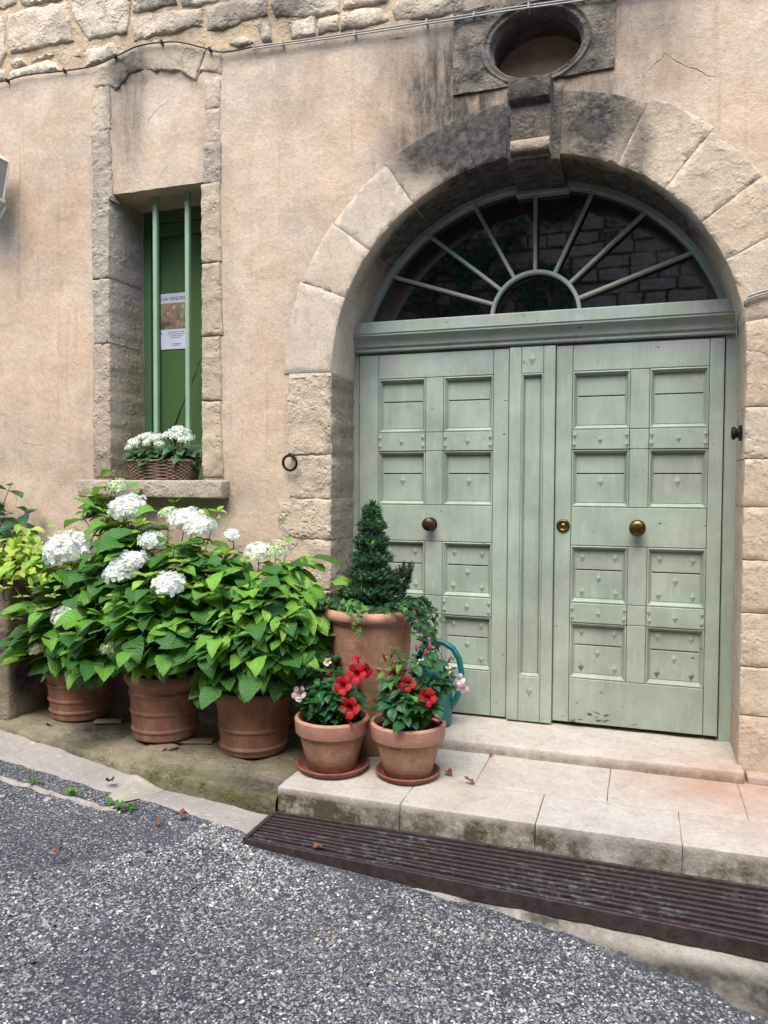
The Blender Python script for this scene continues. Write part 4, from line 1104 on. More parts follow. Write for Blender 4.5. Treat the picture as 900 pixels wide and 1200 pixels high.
pot('flower_pot', P1, bigpot(.165, .215, .31, (.05, .115, .2)), TERRA_A, 'ridged terracotta pot at the far left under drooping hydrangea leaves', soil=(.185, .26))
pot('flower_pot', P2_, bigpot(.168, .21, .35, (.055, .15, .245)), TERRA_A, 'ridged terracotta pot under the white hydrangea, second from left', soil=(.18, .3))
pot('flower_pot', P3, bigpot(.17, .222, .335, (.04, .135), .055), TERRA_A, 'ridged terracotta pot of the leafy shrub left of the step', soil=(.19, .285))
T0 = (-.713, -.215, -.035)
tall = [(.114, 0), (.12, .01), (.128, .1), (.142, .22), (.172, .35), (.2, .5), (.213, .672), (.22, .682), (.238, .689), (.246, .7), (.248, .716), (.244, .729), (.234, .738), (.222, .74), (.21, .732), (.205, .716)]
pot('tall_pot', T0, tall, TERRA_B, 'tall terracotta pot with rolled rim holding the little conifer', soil=(.205, .701), rimmat=TERRA_C, rimfrom=6)
def cone_pot(loc, rb, rt, h, label):
    P = [(rb-.008, 0), (rb, .006), (lerp(rb, rt-.016, .5), h*.38), (rt-.018, h*.70), (rt-.004, h*.705), (rt-.002, h*.72), (rt+.002, h*.97), (rt-.004, h), (rt-.014, h+.001), (rt-.02, h-.01)]
    return pot('flower_pot', loc, P, TERRA_B, label, soil=(rt-.02, h-.035), rimmat=TERRA_C, rimfrom=3)
def saucer(loc, r_, label):
    o = empty('saucer', loc); tag(o, label, 'saucer', 'plant saucers')
    sharp(MB().lathe([(.0001, 0), (r_-.025, 0), (r_-.012, .004), (r_, .022), (r_+.002, .028), (r_-.004, .032), (r_-.012, .028), (r_-.022, .012), (r_-.03, .009), (.0001, .009)], 56).build('dish', SAUC, o), 40)
S4 = (-.798, -.52, -.034); S5 = (-.428, -.492, -.034)
saucer(S4, .175, 'brown saucer under the left red-flowered pot'); saucer(S5, .152, 'brown saucer under the right red-flowered pot by the door')
cone_pot((S4[0]-.004, S4[1], S4[2]+.009), .118, .178, .245, 'plain terracotta pot with thick rim, left of the two on saucers')
cone_pot((S5[0], S5[1], S5[2]+.009), .112, .176, .25, 'plain terracotta pot with lime streaks, right of the two on saucers')
# ================================================================== PLANTS
def leaf_mesh(name, L, W, mat, cols=5, rows=6, serr=.0, fold=.25, curl=.25, pet=.12, tipx=.9, base=.15, seed=0, wav=.0):
    """blade along +Y, upper face +Z, petiole from the origin"""
    rn = random.Random(seed); V = []; F = []; UV = []
    p0 = L*pet
    for i in range(rows+1):
        t = i/rows
        wd = W*.5*(math.sin(PI*min(1, (t**tipx)))**.75*(1-.25*t)+base*(1-t)*(t > 0)) if 0 < t < 1 else (.001 if t == 1 else W*.04)
        if serr and 0 < i < rows: wd *= 1+(serr if i % 2 else -serr)
        z0 = -curl*L*(t*t)*.6+.03*L*math.sin(t*PI)
        for j in range(cols):
            u = -1+2*j/(cols-1)
            x = u*wd; z = z0+abs(u)**1.3*wd*fold*(1 if cols > 3 else 1)+wav*L*math.sin(t*9+u*2+seed)*abs(u)
            if abs(u) > .9: z -= wd*.12
            V.append((x, p0+t*L*(1-.12*curl*t), z)); UV.append((u, t))
    for i in range(rows):
        for j in range(cols-1):
            a = i*cols+j; F.append((a, a+1, a+cols+1, a+cols))
    b = len(V); pr = max(.0012, W*.02)
    V += [(-pr, 0, 0), (pr, 0, 0), (0, 0, -pr*1.6), (-pr, p0*1.1, 0), (pr, p0*1.1, 0), (0, p0*1.1, -pr*1.6)]; UV += [(.02, .5)]*6
    F += [(b, b+1, b+4, b+3), (b+1, b+2, b+5, b+4), (b+2, b, b+3, b+5)]
    me = pyd(name, V, F); uv = me.uv_layers.new(name='UVMap')
    for l in me.loops: uv.data[l.index].uv = UV[l.vertex_index]
    me.materials.append(mat); me.polygons.foreach_set('use_smooth', [True]*len(me.polygons))
    return me
def orient(pos, d, n, s=1.0):
    d = Vector(d).normalized(); n = Vector(n); n = n-d*n.dot(d)
    if n.length < 1e-5: n = d.orthogonal()
    n.normalize(); x = d.cross(n)
    m_ = Matrix(((x.x, d.x, n.x), (x.y, d.y, n.y), (x.z, d.z, n.z))).to_4x4()
    m_ = Matrix.Translation(pos) @ m_ @ Matrix.Diagonal((s, s, s, 1)); return m_
def put(name, me, mat4, parent):
    o = bpy.data.objects.new(name, me); COL.objects.link(o); o.parent = parent
    o.matrix_basis = Matrix.Translation(-Vector(parent.location)) @ mat4
    return o
def floret_head(name, R, n, mat, seed, flat=.62, ps=.017):
    rn = random.Random(seed); V = []; F = []
    pts = []
    for i in range(n):
        a = i*2.39996; ct = 1-(i+.5)/n*1.25; st = math.sqrt(max(0, 1-ct*ct)) if ct > -1 else 0
        d = Vector((st*math.cos(a), st*math.sin(a), ct)); pts.append(d)
    for d in pts:
        lump = 1+.3*noise.noise(Vector((d.x*3.2+seed, d.y*3.2, d.z*3.2))); p = Vector((d.x*R, d.y*R, d.z*R*flat))*rn.uniform(.74, 1.06)*lump
        nn = (d+Vector((rn.uniform(-.7, .7), rn.uniform(-.7, .7), rn.uniform(-.3, .5)))).normalized(); u = nn.orthogonal().normalized(); v = nn.cross(u)
        r0 = rn.uniform(0, 6); s_ = ps*rn.uniform(.75, 1.2)
        for k in range(4):
            a = r0+k*PI/2; e = u*math.cos(a)+v*math.sin(a); g = v*math.cos(a)-u*math.sin(a)
            b = len(V)
            V += [p, p+e*s_*.6+g*s_*.5+nn*s_*.12, p+e*s_*1.05+nn*s_*rn.uniform(.0, .3), p+e*s_*.6-g*s_*.5+nn*s_*.12]
            F.append((b, b+1, b+2, b+3))
    me = pyd(name, V, F); me.materials.append(mat); return me
def core_head(R, flat):
    pass
HEADS = []
def blocked(p):
    for T, R in HEADS:
        if T.y-.4 < p.y < T.y+.06 and math.hypot(p.x-T.x+(p.y-T.y)*.4, p.z-T.z) < R*1.05+.035: return True
    return False
def shrub(root, base, tips, meshes, rn, nodes=4, stem_r=.0045, droop=.14, fr=.45, scale=(1.05, .55), rosette=0, stemmat=BARK, maxleaf=300, wallclear=-.03, petal=None, up=.55, cap=None):
    """stems from the pot to each tip, opposite leaves up the outer part of each stem"""
    cnt = 0
    for ti, (T, kind) in enumerate(tips):
        T = Vector(T); B = Vector(base)+Vector((rn.uniform(-.06, .06), rn.uniform(-.06, .06), 0))
        mid = B.lerp(T, .5)+Vector((0, 0, .10*(T-B).length))+Vector((rn.uniform(-.03, .03), rn.uniform(-.03, .03), 0))
        if (T.z-B.z) < .15: mid.z += .12
        pt = [(1-t)**2*B+2*t*(1-t)*mid+t*t*T for t in [i/8 for i in range(9)]]
        put('stem', MB().tube(pt, [lerp(stem_r, stem_r*.5, i/8) for i in range(9)], 5).mesh('stem'), Matrix.Identity(4), root).data.materials.append(stemmat)
        az = rn.uniform(0, PI)
        for k in range(nodes):
            if cnt >= maxleaf: break
            t = fr+(1-fr)*(k/(nodes-.4 if kind == 'flower' else nodes-.7))
            t = min(t, .97); p = (1-t)**2*B+2*t*(1-t)*mid+t*t*T
            tan = (2*(1-t)*(mid-B)+2*t*(T-mid)).normalized()
            s_ = lerp(scale[0], scale[1], k/(nodes-1))*rn.uniform(.8, 1.15)
            a0 = tan.orthogonal().normalized(); b0 = tan.cross(a0)
            az += PI/2+rn.uniform(-.3, .3)
            for sgn in (0, PI):
                d = a0*math.cos(az+sgn)+b0*math.sin(az+sgn)
                out = (p-Vector(base)); out.z = 0
                d = d+tan*.35+out*.7+Vector((0, -.25, 0)); d.z = d.z*.5-droop*rn.uniform(.2, 1.3)
                nrm = Vector((rn.uniform(-.6, .6), rn.uniform(-.9, .2), up+.45))+out*.5
                if p.z < Vector(base).z+.1 and kind != 'young' and wallclear < 1: d.z = max(d.z, -.3)
                tipp = p+d.normalized()*s_*.13
                if tipp.y > wallclear: d.y = -abs(d.y)*.6-.05
                if cap and not cap(p+d.normalized()*s_*.1): continue
                if wallclear < 1 and p.z+d.normalized().z*s_*.17 < Vector(base).z+.035 and rn.random() < .9: continue
                if p.y > wallclear or blocked(p+d.normalized()*s_*.09): continue
                put('leaf', meshes(k, nodes, kind, p), orient(p, d, nrm, s_), root); cnt += 1
        if rosette and kind != 'flower':
            for q in range(rosette):
                if cnt >= maxleaf: break
                a = az+q*2*PI/rosette+rn.uniform(-.2, .2)
                d = Vector((math.cos(a), math.sin(a), rn.uniform(.15, .6)))
                put('leaf', meshes(nodes, nodes, kind, T), orient(T, d, (0, -.25, 1), rn.uniform(.4, .62)), root); cnt += 1
    return cnt
def fill(root, base, tips, meshes, mat, rn, n=420, spread=.07, lo=.35, hi=.92, size=(.7, 1.0), wall=-.03):
    src = []
    for me in meshes:
        co = np.empty(len(me.vertices)*3); me.vertices.foreach_get('co', co); uv = {}
        for l in me.loops: uv[l.vertex_index] = tuple(me.uv_layers[0].data[l.index].uv)
        src.append((co.reshape(-1, 3), [tuple(p.vertices) for p in me.polygons], uv))
    V = []; F = []; UV = []
    loc = Vector(root.location); B = Vector(base)
    for i in range(n):
        T = Vector(rn.choice(tips)[0]); t = rn.uniform(lo, hi); mid = B.lerp(T, .5)+Vector((0, 0, .1*(T-B).length))
        p = (1-t)**2*B+2*t*(1-t)*mid+t*t*T
        p += Vector((rn.gauss(0, spread), rn.gauss(0, spread), rn.gauss(0, spread)))
        d = Vector((p.x-B.x, p.y-B.y-.12, 0)); d = d.normalized()+Vector((rn.uniform(-.7, .7), rn.uniform(-.7, .4), rn.uniform(-.6, .35)))
        if p.y+max(0, d.y)*.12 > wall or p.z < B.z+.07 or blocked(p+d.normalized()*.08): continue
        if p.z < B.z+.12: d.z = max(d.z, -.35)
        m_ = orient(p-loc, d, Vector((rn.uniform(-.4, .4), rn.uniform(-.7, .1), 1)), rn.uniform(*size)); co, fs, uv = rn.choice(src)
        R_ = np.array(m_); q = co@R_[:3, :3].T+R_[:3, 3]; b = len(V)
        V += [tuple(k) for k in q]; F += [tuple(k+b for k in f) for f in fs]; UV += [uv.get(k, (0, 0)) for k in range(len(co))]
    me = pyd('foliage', V, F); ul = me.uv_layers.new(name='UVMap'); vi = np.empty(len(me.loops), np.int32); me.loops.foreach_get('vertex_index', vi)
    ul.data.foreach_set('uv', np.array(UV)[vi].reshape(-1).astype(np.float32))
    o = link('foliage', me, mat, root, True); o['kind'] = 'stuff'; return o
def var(name, mat, n, W=.1, L=.14, **k):
    rn = random.Random(len(name)+int(L*1000)); out = []
    for i in range(n+2):
        f = rn.uniform(.82, 1.18); g = rn.uniform(.82, 1.12)
        out.append(leaf_mesh('leaf', L*f, W*f*g, mat, seed=i*3+1, wav=rn.uniform(.01, .035), curl=rn.uniform(.0, .75), fold=rn.uniform(.08, .5), **k))
    return out
HD = var('hd', HY_D, 3, L=.17, W=.126, serr=.03, rows=8, base=.3, tipx=.85)
HM = var('hm', HY_M, 3, L=.158, W=.108, serr=.03, rows=8, base=.28, tipx=.85)
HL = var('hl', HY_L, 3, L=.13, W=.072, serr=.03, rows=8, base=.2, tipx=.9)
def hyd(seed, ytip):
    rn = random.Random(seed)
    def f(k, n, kind, p):
        r_ = rn.random()
        hi = p.z > .72
        if k >= n: return rn.choice(HL if hi or r_ < .45 else HM)
        if k >= n-1 and kind != 'flower': return rn.choice(HL if r_ < (ytip if hi else .25) else HM)
        if k == 0: return rn.choice(HD if r_ < .75 else HM)
        return rn.choice(HD if r_ < (.35 if hi else .6) else HM)
    return f
def on(px, py, y): return aty(px, py, y)
FH = {}
def flower(root, px, py, y, R, mat, seed, tilt=(0, -.35, 1)):
    R *= 1.0; R *= 1.1; T = on(px, py, y); HEADS.append((T, R)); n = int(120+R*R*22000) if mat is WHITE else 110
    me = floret_head('flower_head', R, n, mat, seed, .66, .0155 if mat is WHITE else .009)
    put('flower_head', me, orient(T-Vector((0, 0, R*.35)), Vector((1, 0, 0)), Vector(tilt), 1), root)
    return (T-Vector((0, 0, R*.45)), 'flower')
def extra(lst): return [(on(a, b, y), 'leafy') for a, b, y in lst]
# left hydrangea (far left pot)
h1 = empty('hydrangea_shrub', P1); tag(h1, 'hydrangea spilling over the far left pot beside the low wall', 'hydrangea', 'hydrangea shrubs')
tp1 = [flower(h1, 80, 634, -.42, .118, WHITE, 1), flower(h1, 77, 717, -.52, .066, WHITE, 2), flower(h1, 127, 757, -.56, .046, GREENW, 3), flower(h1, 43, 757, -.5, .042, GREENW, 4), flower(h1, 58, 763, -.46, .026, GREENW, 5)]
tp1 += extra([(70,668,-.45),(110,690,-.5),(60,700,-.4),(100,740,-.55),(140,745,-.6),(160,740,-.6),(75,750,-.5),(120,720,-.6),(95,660,-.25),(45,735,-.4),(135,745,-.6),(95,745,-.55),(125,650,-.35),(60,735,-.5)])
bs1 = Vector(P1)+Vector((0, 0, .26))
# main white hydrangea
h2 = empty('hydrangea_shrub', P2_); tag(h2, 'tall hydrangea with large white flower heads below the window', 'hydrangea', 'hydrangea shrubs')
tp2 = [flower(h2, 150, 588, -.3, .088, WHITE, 11), flower(h2, 218, 603, -.36, .082, WHITE, 12), flower(h2, 234, 612, -.38, .066, WHITE, 13), flower(h2, 178, 629, -.42, .06, WHITE, 14), flower(h2, 141, 664, -.6, .072, WHITE, 15), flower(h2, 154, 653, -.56, .068, WHITE, 16),
       flower(h2, 198, 679, -.6, .074, WHITE, 17), flower(h2, 137, 566, -.24, .058, GREENW, 18), flower(h2, 197, 598, -.3, .046, GREENW, 19)]
tp2 += extra([(118,583,-.25),(122,600,-.3),(130,575,-.25),(112,575,-.25),(165,615,-.35),(205,640,-.45),(235,640,-.4),(255,600,-.2),(248,655,-.4),(265,650,-.35),(120,630,-.35),(185,700,-.65),(225,690,-.55),(165,730,-.68),(200,735,-.66),(140,700,-.62),(245,690,-.45),
              (215,660,-.5),(170,675,-.6),(240,735,-.55),(190,738,-.66),(150,610,-.35),(100,610,-.3),(275,640,-.25),(225,625,-.3),(160,742,-.64),(215,740,-.6),(260,675,-.4),(128,562,-.22),(165,590,-.2)])
bs2 = Vector(P2_)+Vector((0, 0, .3))
# fresher shrub on the right
h3 = empty('hydrangea_shrub', P3); tag(h3, 'bright green leafy hydrangea in the pot left of the step', 'hydrangea', 'hydrangea shrubs')
tp3 = [flower(h3, 303, 642, -.3, .06, WHITE, 21), flower(h3, 323, 641, -.28, .056, GREENW, 22), flower(h3, 272, 625, -.26, .036, WHITE, 23)]
tp3 += extra([(345,665,-.3),(360,690,-.35),(375,715,-.35),(365,735,-.45),(340,700,-.5),(320,680,-.4),(290,690,-.5),(270,720,-.6),(250,740,-.62),(235,755,-.62),(300,740,-.62),(330,745,-.6),(350,760,-.55),(285,660,-.4),(310,710,-.6),(260,690,-.5),
              (275,738,-.6),(245,745,-.6),(320,745,-.6),(355,665,-.25),(370,700,-.3),(335,725,-.6),(330,660,-.3),(300,742,-.62),(225,738,-.55),(345,750,-.5),(380,740,-.35),(352,655,-.28),(335,650,-.25),(290,672,-.35)])
HM3 = var('hm3', HY_M, 3, L=.158, W=.09, serr=.025, rows=8, base=.15, tipx=.9); HL3 = var('hl3', HY_L, 3, L=.14, W=.068, serr=.025, rows=8, base=.12, tipx=.92)
r3 = random.Random(31)
def hy3(k, n, kind, p):
    q = r3.random()
    if k >= n: return r3.choice(HL3 if q < .75 else HM3)
    if k >= n-1: return r3.choice(HL3 if q < .45 else HM3)
    if k == 0: return r3.choice(HD if q < .5 else HM3)
    return r3.choice(HD if q < .3 else HM3)
bs3 = Vector(P3)+Vector((0, 0, .285))
shrub(h1, bs1, tp1, hyd(11, .6), random.Random(11), nodes=6, fr=.34, scale=(1.05, .75), rosette=2)
fill(h1, bs1, tp1, HD, HY_D, random.Random(111), 190, lo=.45); fill(h1, bs1, tp1, HM, HY_M, random.Random(114), 110, lo=.5, hi=1.0, size=(.6, 1.0))
shrub(h2, bs2, tp2, hyd(12, .7), random.Random(12), nodes=4, fr=.42, scale=(1.1, .7), rosette=4)
fill(h2, bs2, tp2, HD, HY_D, random.Random(112), 330, lo=.4); fill(h2, bs2, tp2, HM, HY_M, random.Random(115), 120, lo=.45, hi=1.02, size=(.55, 1.0))
shrub(h3, bs3, tp3, hy3, random.Random(13), nodes=4, fr=.42, scale=(1.05, .75), rosette=3)
fill(h3, bs3, tp3, HD, HY_D, random.Random(113), 280, .06, lo=.4); fill(h3, bs3, tp3, HM3, HY_M, random.Random(116), 120, .06, lo=.5, hi=1.0, size=(.6, 1.0))
# lime shrub on the low wall
ls = empty('lime_shrub', (-3.05, -.28, .735)); tag(ls, 'yellow green shrub on top of the low wall at the left edge', 'shrub')
LY = var('ly', HY_Y, 3, L=.105, W=.05, rows=6, base=.1, tipx=.95); LL = var('ll', HY_L, 2, L=.105, W=.052, rows=6, base=.1, tipx=.95)
rl = random.Random(41)
tpl = extra([(10,650,-.4),(30,640,-.4),(50,650,-.42),(20,665,-.45),(5,690,-.6),(25,700,-.62),(45,690,-.6),(60,700,-.6),(50,715,-.6),(15,725,-.62),(70,650,-.4),(85,660,-.35),(35,622,-.25),(-15,650,-.4),(-30,700,-.6),(75,690,-.5),(62,630,-.3),(-40,660,-.4),(0,635,-.35)])
shrub(ls, Vector((-3.1, -.3, .73)), tpl, lambda k, n, kind, p: rl.choice(LY if rl.random() < .7 else LL), rl, nodes=4, fr=.42, scale=(1.0, .85), rosette=5, stemmat=TWIG, stem_r=.003, droop=.2)
fill(ls, Vector((-3.1, -.3, .76)), tpl, LY, HY_Y, random.Random(117), 150, .05, size=(.8, 1.1)); fill(ls, Vector((-3.1, -.3, .76)), tpl, LL, HY_L, random.Random(118), 130, .06, size=(.8, 1.1))
# dark shrub behind it
dk = empty('dark_shrub', (-3.33, -.14, .735)); tag(dk, 'dark green broad leaved plant against the wall at the left edge', 'shrub')
DK = var('dk', DKLEAF, 3, L=.13, W=.085, rows=6, base=.2, tipx=.9)
rk = random.Random(51)
tpd = extra([(12,570,-.14),(30,600,-.16),(5,605,-.16),(15,630,-.16),(-15,590,-.15),(-25,560,-.15),(25,640,-.16),(-10,640,-.16),(-45,610,-.16)])
shrub(dk, Vector((-3.33, -.14, .73)), tpd, lambda k, n, kind, p: rk.choice(DK), rk, nodes=3, fr=.6, scale=(.9, .85), rosette=2, stemmat=BARK, droop=.3, wallclear=-.02)
# ---------------------------------------------------------------- mandevillas
ML = var('ml', MAND, 3, L=.075, W=.046, rows=5, cols=5, base=.15, tipx=.9, pet=.15); MY = var('my', MANDY, 2, L=.066, W=.032, rows=5, cols=5, base=.1, tipx=.95, pet=.1)
def trumpet(mat, s=1.0, seed=0):
    rn = random.Random(seed); V = []; F = []
    n = 5; ring = []
    for k in range(n):       # five lobes, twisted
        a = 2*PI*k/n
        for da, r_, y in ((-.32, .014, .0), (-.55, .030, .012), (-.25, .041, .016), (.12, .043, .010), (.5, .030, .006), (.3, .014, .0)):
            V.append((r_*math.cos(a+da), r_*math.sin(a+da), y+rn.uniform(-.003, .003)))
        b = k*6; V.append((.026*math.cos(a), .026*math.sin(a), .012)); 
    V2 = []; F = []
    for k in range(n):
        a = 2*PI*k/n; b = len(V2)
        for da, r_, y in ((-.64, .019, .004), (-.68, .033, .010), (-.40, .043, .012), (.08, .047, .005), (.5, .039, -.001), (.64, .019, .001), (0, .026, .012)):
            V2.append((r_*math.cos(a+da), r_*math.sin(a+da), y+rn.uniform(-.003, .003)))
        for j in range(5): F.append((b+j, b+j+1, b+6))
        F.append((b+5, b, b+6))
    b = len(V2)
    for r_, z in ((.0155, .003), (.008, -.012), (.0045, -.035)):
        for j in range(8): V2.append((r_*math.cos(j*PI/4), r_*math.sin(j*PI/4), z))
    for q in range(2):
        for j in range(8): F.append((b+q*8+(j+1) % 8, b+q*8+j, b+(q+1)*8+j, b+(q+1)*8+(j+1) % 8))
    me = pyd('flower', [(x*s, y*s, z*s) for x, y, z in V2], F); me.materials.append(mat); me.polygons.foreach_set('use_smooth', [True]*len(F)); return me
REDF = [trumpet(RED, 1, i) for i in range(2)]; PNKF = trumpet(PINK, .92, 5); SMF = trumpet(PINK, .5, 6)
YEL = m_simple('yellow_throat', 'c9a23a', .6)
def budmesh(mat): 
    mb = MB(); mb.tube([(0, 0, 0), (0, 0, .012), (0, 0, .03), (0, 0, .045)], [.003, .006, .007, .0015], 6); me = mb.mesh('bud'); me.materials.append(mat); me.polygons.foreach_set('use_smooth', [True]*len(me.polygons)); return me
BUDR = budmesh(RED); BUDP = budmesh(BUD)
def mandevilla(name, loc, base, tips, flowers, buds, label, seed, spread):
    r_ = empty(name, loc); tag(r_, label, 'mandevilla', 'red flowering mandevillas'); rn = random.Random(seed)
    def ms(k, n, kind, p): return rn.choice(MY if kind == 'young' and k >= n-2 else ML)
    T = [(on(a, b, y), kd) for a, b, y, kd in tips]
    shrub(r_, base, T, ms, rn, nodes=5, fr=.3, scale=(1.1, .8), rosette=2, stem_r=.0025, droop=.25, wallclear=9, maxleaf=280)
    fill(r_, base, T, ML, MAND, random.Random(seed+100), 110, .03, .25, .9, (.75, 1.05), 9)
    for a, b, y, me, d, s_ in flowers:
        p = on(a, b, y); o = put('flower', me, orient(p, Vector((1, 0, .2)), Vector(d), s_), r_)
        put('stem', MB().tube([p-Vector(d).normalized()*.03*s_, p.lerp(Vector(base), .35)+Vector((0, 0, .02)), Vector(base)+Vector((0, 0, .05))], .0018, 5).mesh('stem'), Matrix.Identity(4), r_).data.materials.append(BARK)
    for a, b, y, me, d in buds:
        put('bud', me, orient(on(a, b, y), Vector(d).orthogonal(), Vector(d), 1), r_)
b4 = Vector(S4)+Vector((0, 0, .22)); b5 = Vector(S5)+Vector((0, 0, .225))
mandevilla('mandevilla_plant', b4, b4, [(360,790,-.5,'d'),(365,775,-.45,'d'),(385,770,-.42,'d'),(395,785,-.5,'d'),(375,800,-.6,'d'),(395,815,-.62,'d'),(365,820,-.6,'d'),(380,830,-.62,'d'),(352,800,-.5,'d'),(400,795,-.5,'d'),(370,785,-.52,'young'),(392,772,-.4,'d'),(355,828,-.52,'d'),(405,830,-.56,'d'),(385,812,-.62,'d'),(372,838,-.62,'d'),(398,840,-.6,'d'),(415,820,-.5,'d'),(415,800,-.42,'d'),(352,770,-.4,'d')],
    [(402,803,-.6,REDF[0],(-.2,-1,.3),1.05),(418,789,-.58,REDF[1],(.25,-1,.4),1.1),(410,829,-.63,REDF[0],(.1,-1,.15),1.15),(428,785,-.5,REDF[1],(1,-.35,.1),.9),(419,772,-.48,REDF[0],(.1,-.25,1),.7),(351,813,-.58,PNKF,(-.3,-1,.3),.95),(367,780,-.5,SMF,(0,-1,.4),1),(384,776,-.45,SMF,(0,-.8,.6),1)],
    [(388,795,-.52,BUDR,(-.3,-.3,.8)),(409,846,-.62,BUDR,(.6,-.6,-.1)),(365,782,-.52,BUDP,(-.4,-.5,.6))], 'mandevilla with red trumpets and one pale bloom in the left saucered pot', 61, .2)
mandevilla('mandevilla_plant', b5, b5, [(455,765,-.48,'young'),(463,760,-.46,'young'),(470,775,-.5,'young'),(450,785,-.55,'young'),(460,795,-.55,'young'),(480,770,-.4,'d'),(490,775,-.42,'d'),(505,765,-.4,'young'),(515,780,-.45,'d'),(525,785,-.45,'d'),(450,815,-.6,'d'),(465,825,-.62,'d'),(485,830,-.62,'d'),(500,825,-.58,'d'),(480,815,-.6,'young'),(510,800,-.5,'d'),(520,800,-.46,'d'),(445,830,-.55,'d'),(495,800,-.52,'d'),(470,805,-.58,'d'),(530,790,-.45,'d'),(505,840,-.55,'d'),(475,840,-.62,'d')],
    [(478,801,-.57,REDF[0],(.3,-1,.2),.85),(464,790,-.5,REDF[1],(-.3,-.9,.4),.85),(501,817,-.6,REDF[1],(.1,-1,.2),1.0),(538,796,-.48,PNKF,(1,-.5,.2),.72),(542,806,-.5,PNKF,(.9,-.7,-.2),.72),(525,786,-.44,SMF,(.4,-.6,.5),1.0),(494,777,-.42,SMF,(-.1,-.9,.4),1.0),(463,808,-.58,REDF[0],(-.2,-.9,.2),.6)],
    [(452,775,-.5,BUDR,(-.3,-.2,1)),(459,770,-.48,BUDR,(.1,-.2,1)),(447,790,-.5,BUDR,(-.5,-.3,.7)),(488,764,-.4,BUDP,(.0,-.2,1)),(497,770,-.42,BUDP,(.3,-.2,1)),(506,842,-.6,BUDP,(.9,-.4,-.1)),(503,762,-.4,BUDP,(.1,0,1)),(525,777,-.44,BUDP,(.4,-.2,.9)),(491,805,-.5,BUDR,(.0,-.3,1))], 'straggly mandevilla with red and pink blooms in the right saucered pot', 62, .2)
# ---------------------------------------------------------------- dwarf conifer
sp = empty('dwarf_spruce', (T0[0], T0[1], .676)); tag(sp, 'small dense cone shaped dwarf conifer in the tall pot', 'conifer')
def needles(roots, rn, mat, nl=.016, per=24, frac=1.0):
    V = []; F = []
    for a, d, L in roots:
        d = d.normalized(); u = d.orthogonal().normalized(); v = d.cross(u)
        for i in range(per):
            t = rn.uniform(0, 1); p = a+d*L*t; an = rn.uniform(0, 2*PI)
            e = (u*math.cos(an)+v*math.sin(an))*rn.uniform(.6, 1)+d*rn.uniform(.5, 1.0); e.normalize()
            s_ = e.cross(d).normalized()*.0016; b = len(V); q = p+e*nl*rn.uniform(.7, 1.2)
            V += [p-s_, p+s_, q]; F.append((b, b+1, b+2))
    me = pyd('needles', V, F); uv = me.uv_layers.new(name='UVMap'); me.materials.append(mat); return me
rn = random.Random(9); roots = []; young = []
H = .55
for i in range(3000):
    t = rn.random()**1.25; z = t*H*.97; R = .128*(1-t)**.62*(1+.12*math.sin(i*1.7)*(t < .5))*(.82+.25*math.sin(t*40))+.012; R *= 1+.18*noise.noise(Vector((z*14, i*.37, 0)))
    if t < .1: R *= .8
    a = rn.uniform(0, 2*PI); rr_ = R*math.sqrt(rn.uniform(.25, 1))
    p = Vector((rr_*math.cos(a), rr_*math.sin(a), z)); d = Vector((math.cos(a)*1.0, math.sin(a)*1.0, rn.uniform(.3, 1.2)))
    (young if rn.random() < .13 else roots).append((p, d, rn.uniform(.02, .034)))
for i in range(330):      # side shoot leaning right
    t = rn.random(); c = Vector((.10, -.02, .08)).lerp(Vector((.2, -.03, .24)), t); R = .045*(1-t)+.014; a = rn.uniform(0, 2*PI)
    roots.append((c+Vector((R*math.cos(a), R*math.sin(a), rn.uniform(-.03, .02))), Vector((math.cos(a)*.5+.5, math.sin(a)*.5, rn.uniform(.3, 1))), rn.uniform(.02, .03)))
for i in range(40): roots.append((Vector((rn.uniform(-.012, .012), rn.uniform(-.012, .012), H*rn.uniform(.86, 1.0))), Vector((rn.uniform(-.4, .4), rn.uniform(-.4, .4), 1)), .028))
o = link('needles', needles(roots, rn, NEED), None, sp); o['kind'] = 'stuff'
o = link('young_needles', needles(young, rn, NEEDY, .013, 20), None, sp); o['kind'] = 'stuff'
MB().tube([(0, 0, 0), (.004, 0, .3), (0, 0, H)], [.012, .008, .002], 6).build('trunk', TWIG, sp, True)
mb = MB()
for a, d, L in roots[::6]: mb.tube([(0, 0, max(0, a.z-.06)), tuple(a), tuple(a+d.normalized()*L)], .0016, 3)
mb.build('branches', TWIG, sp)
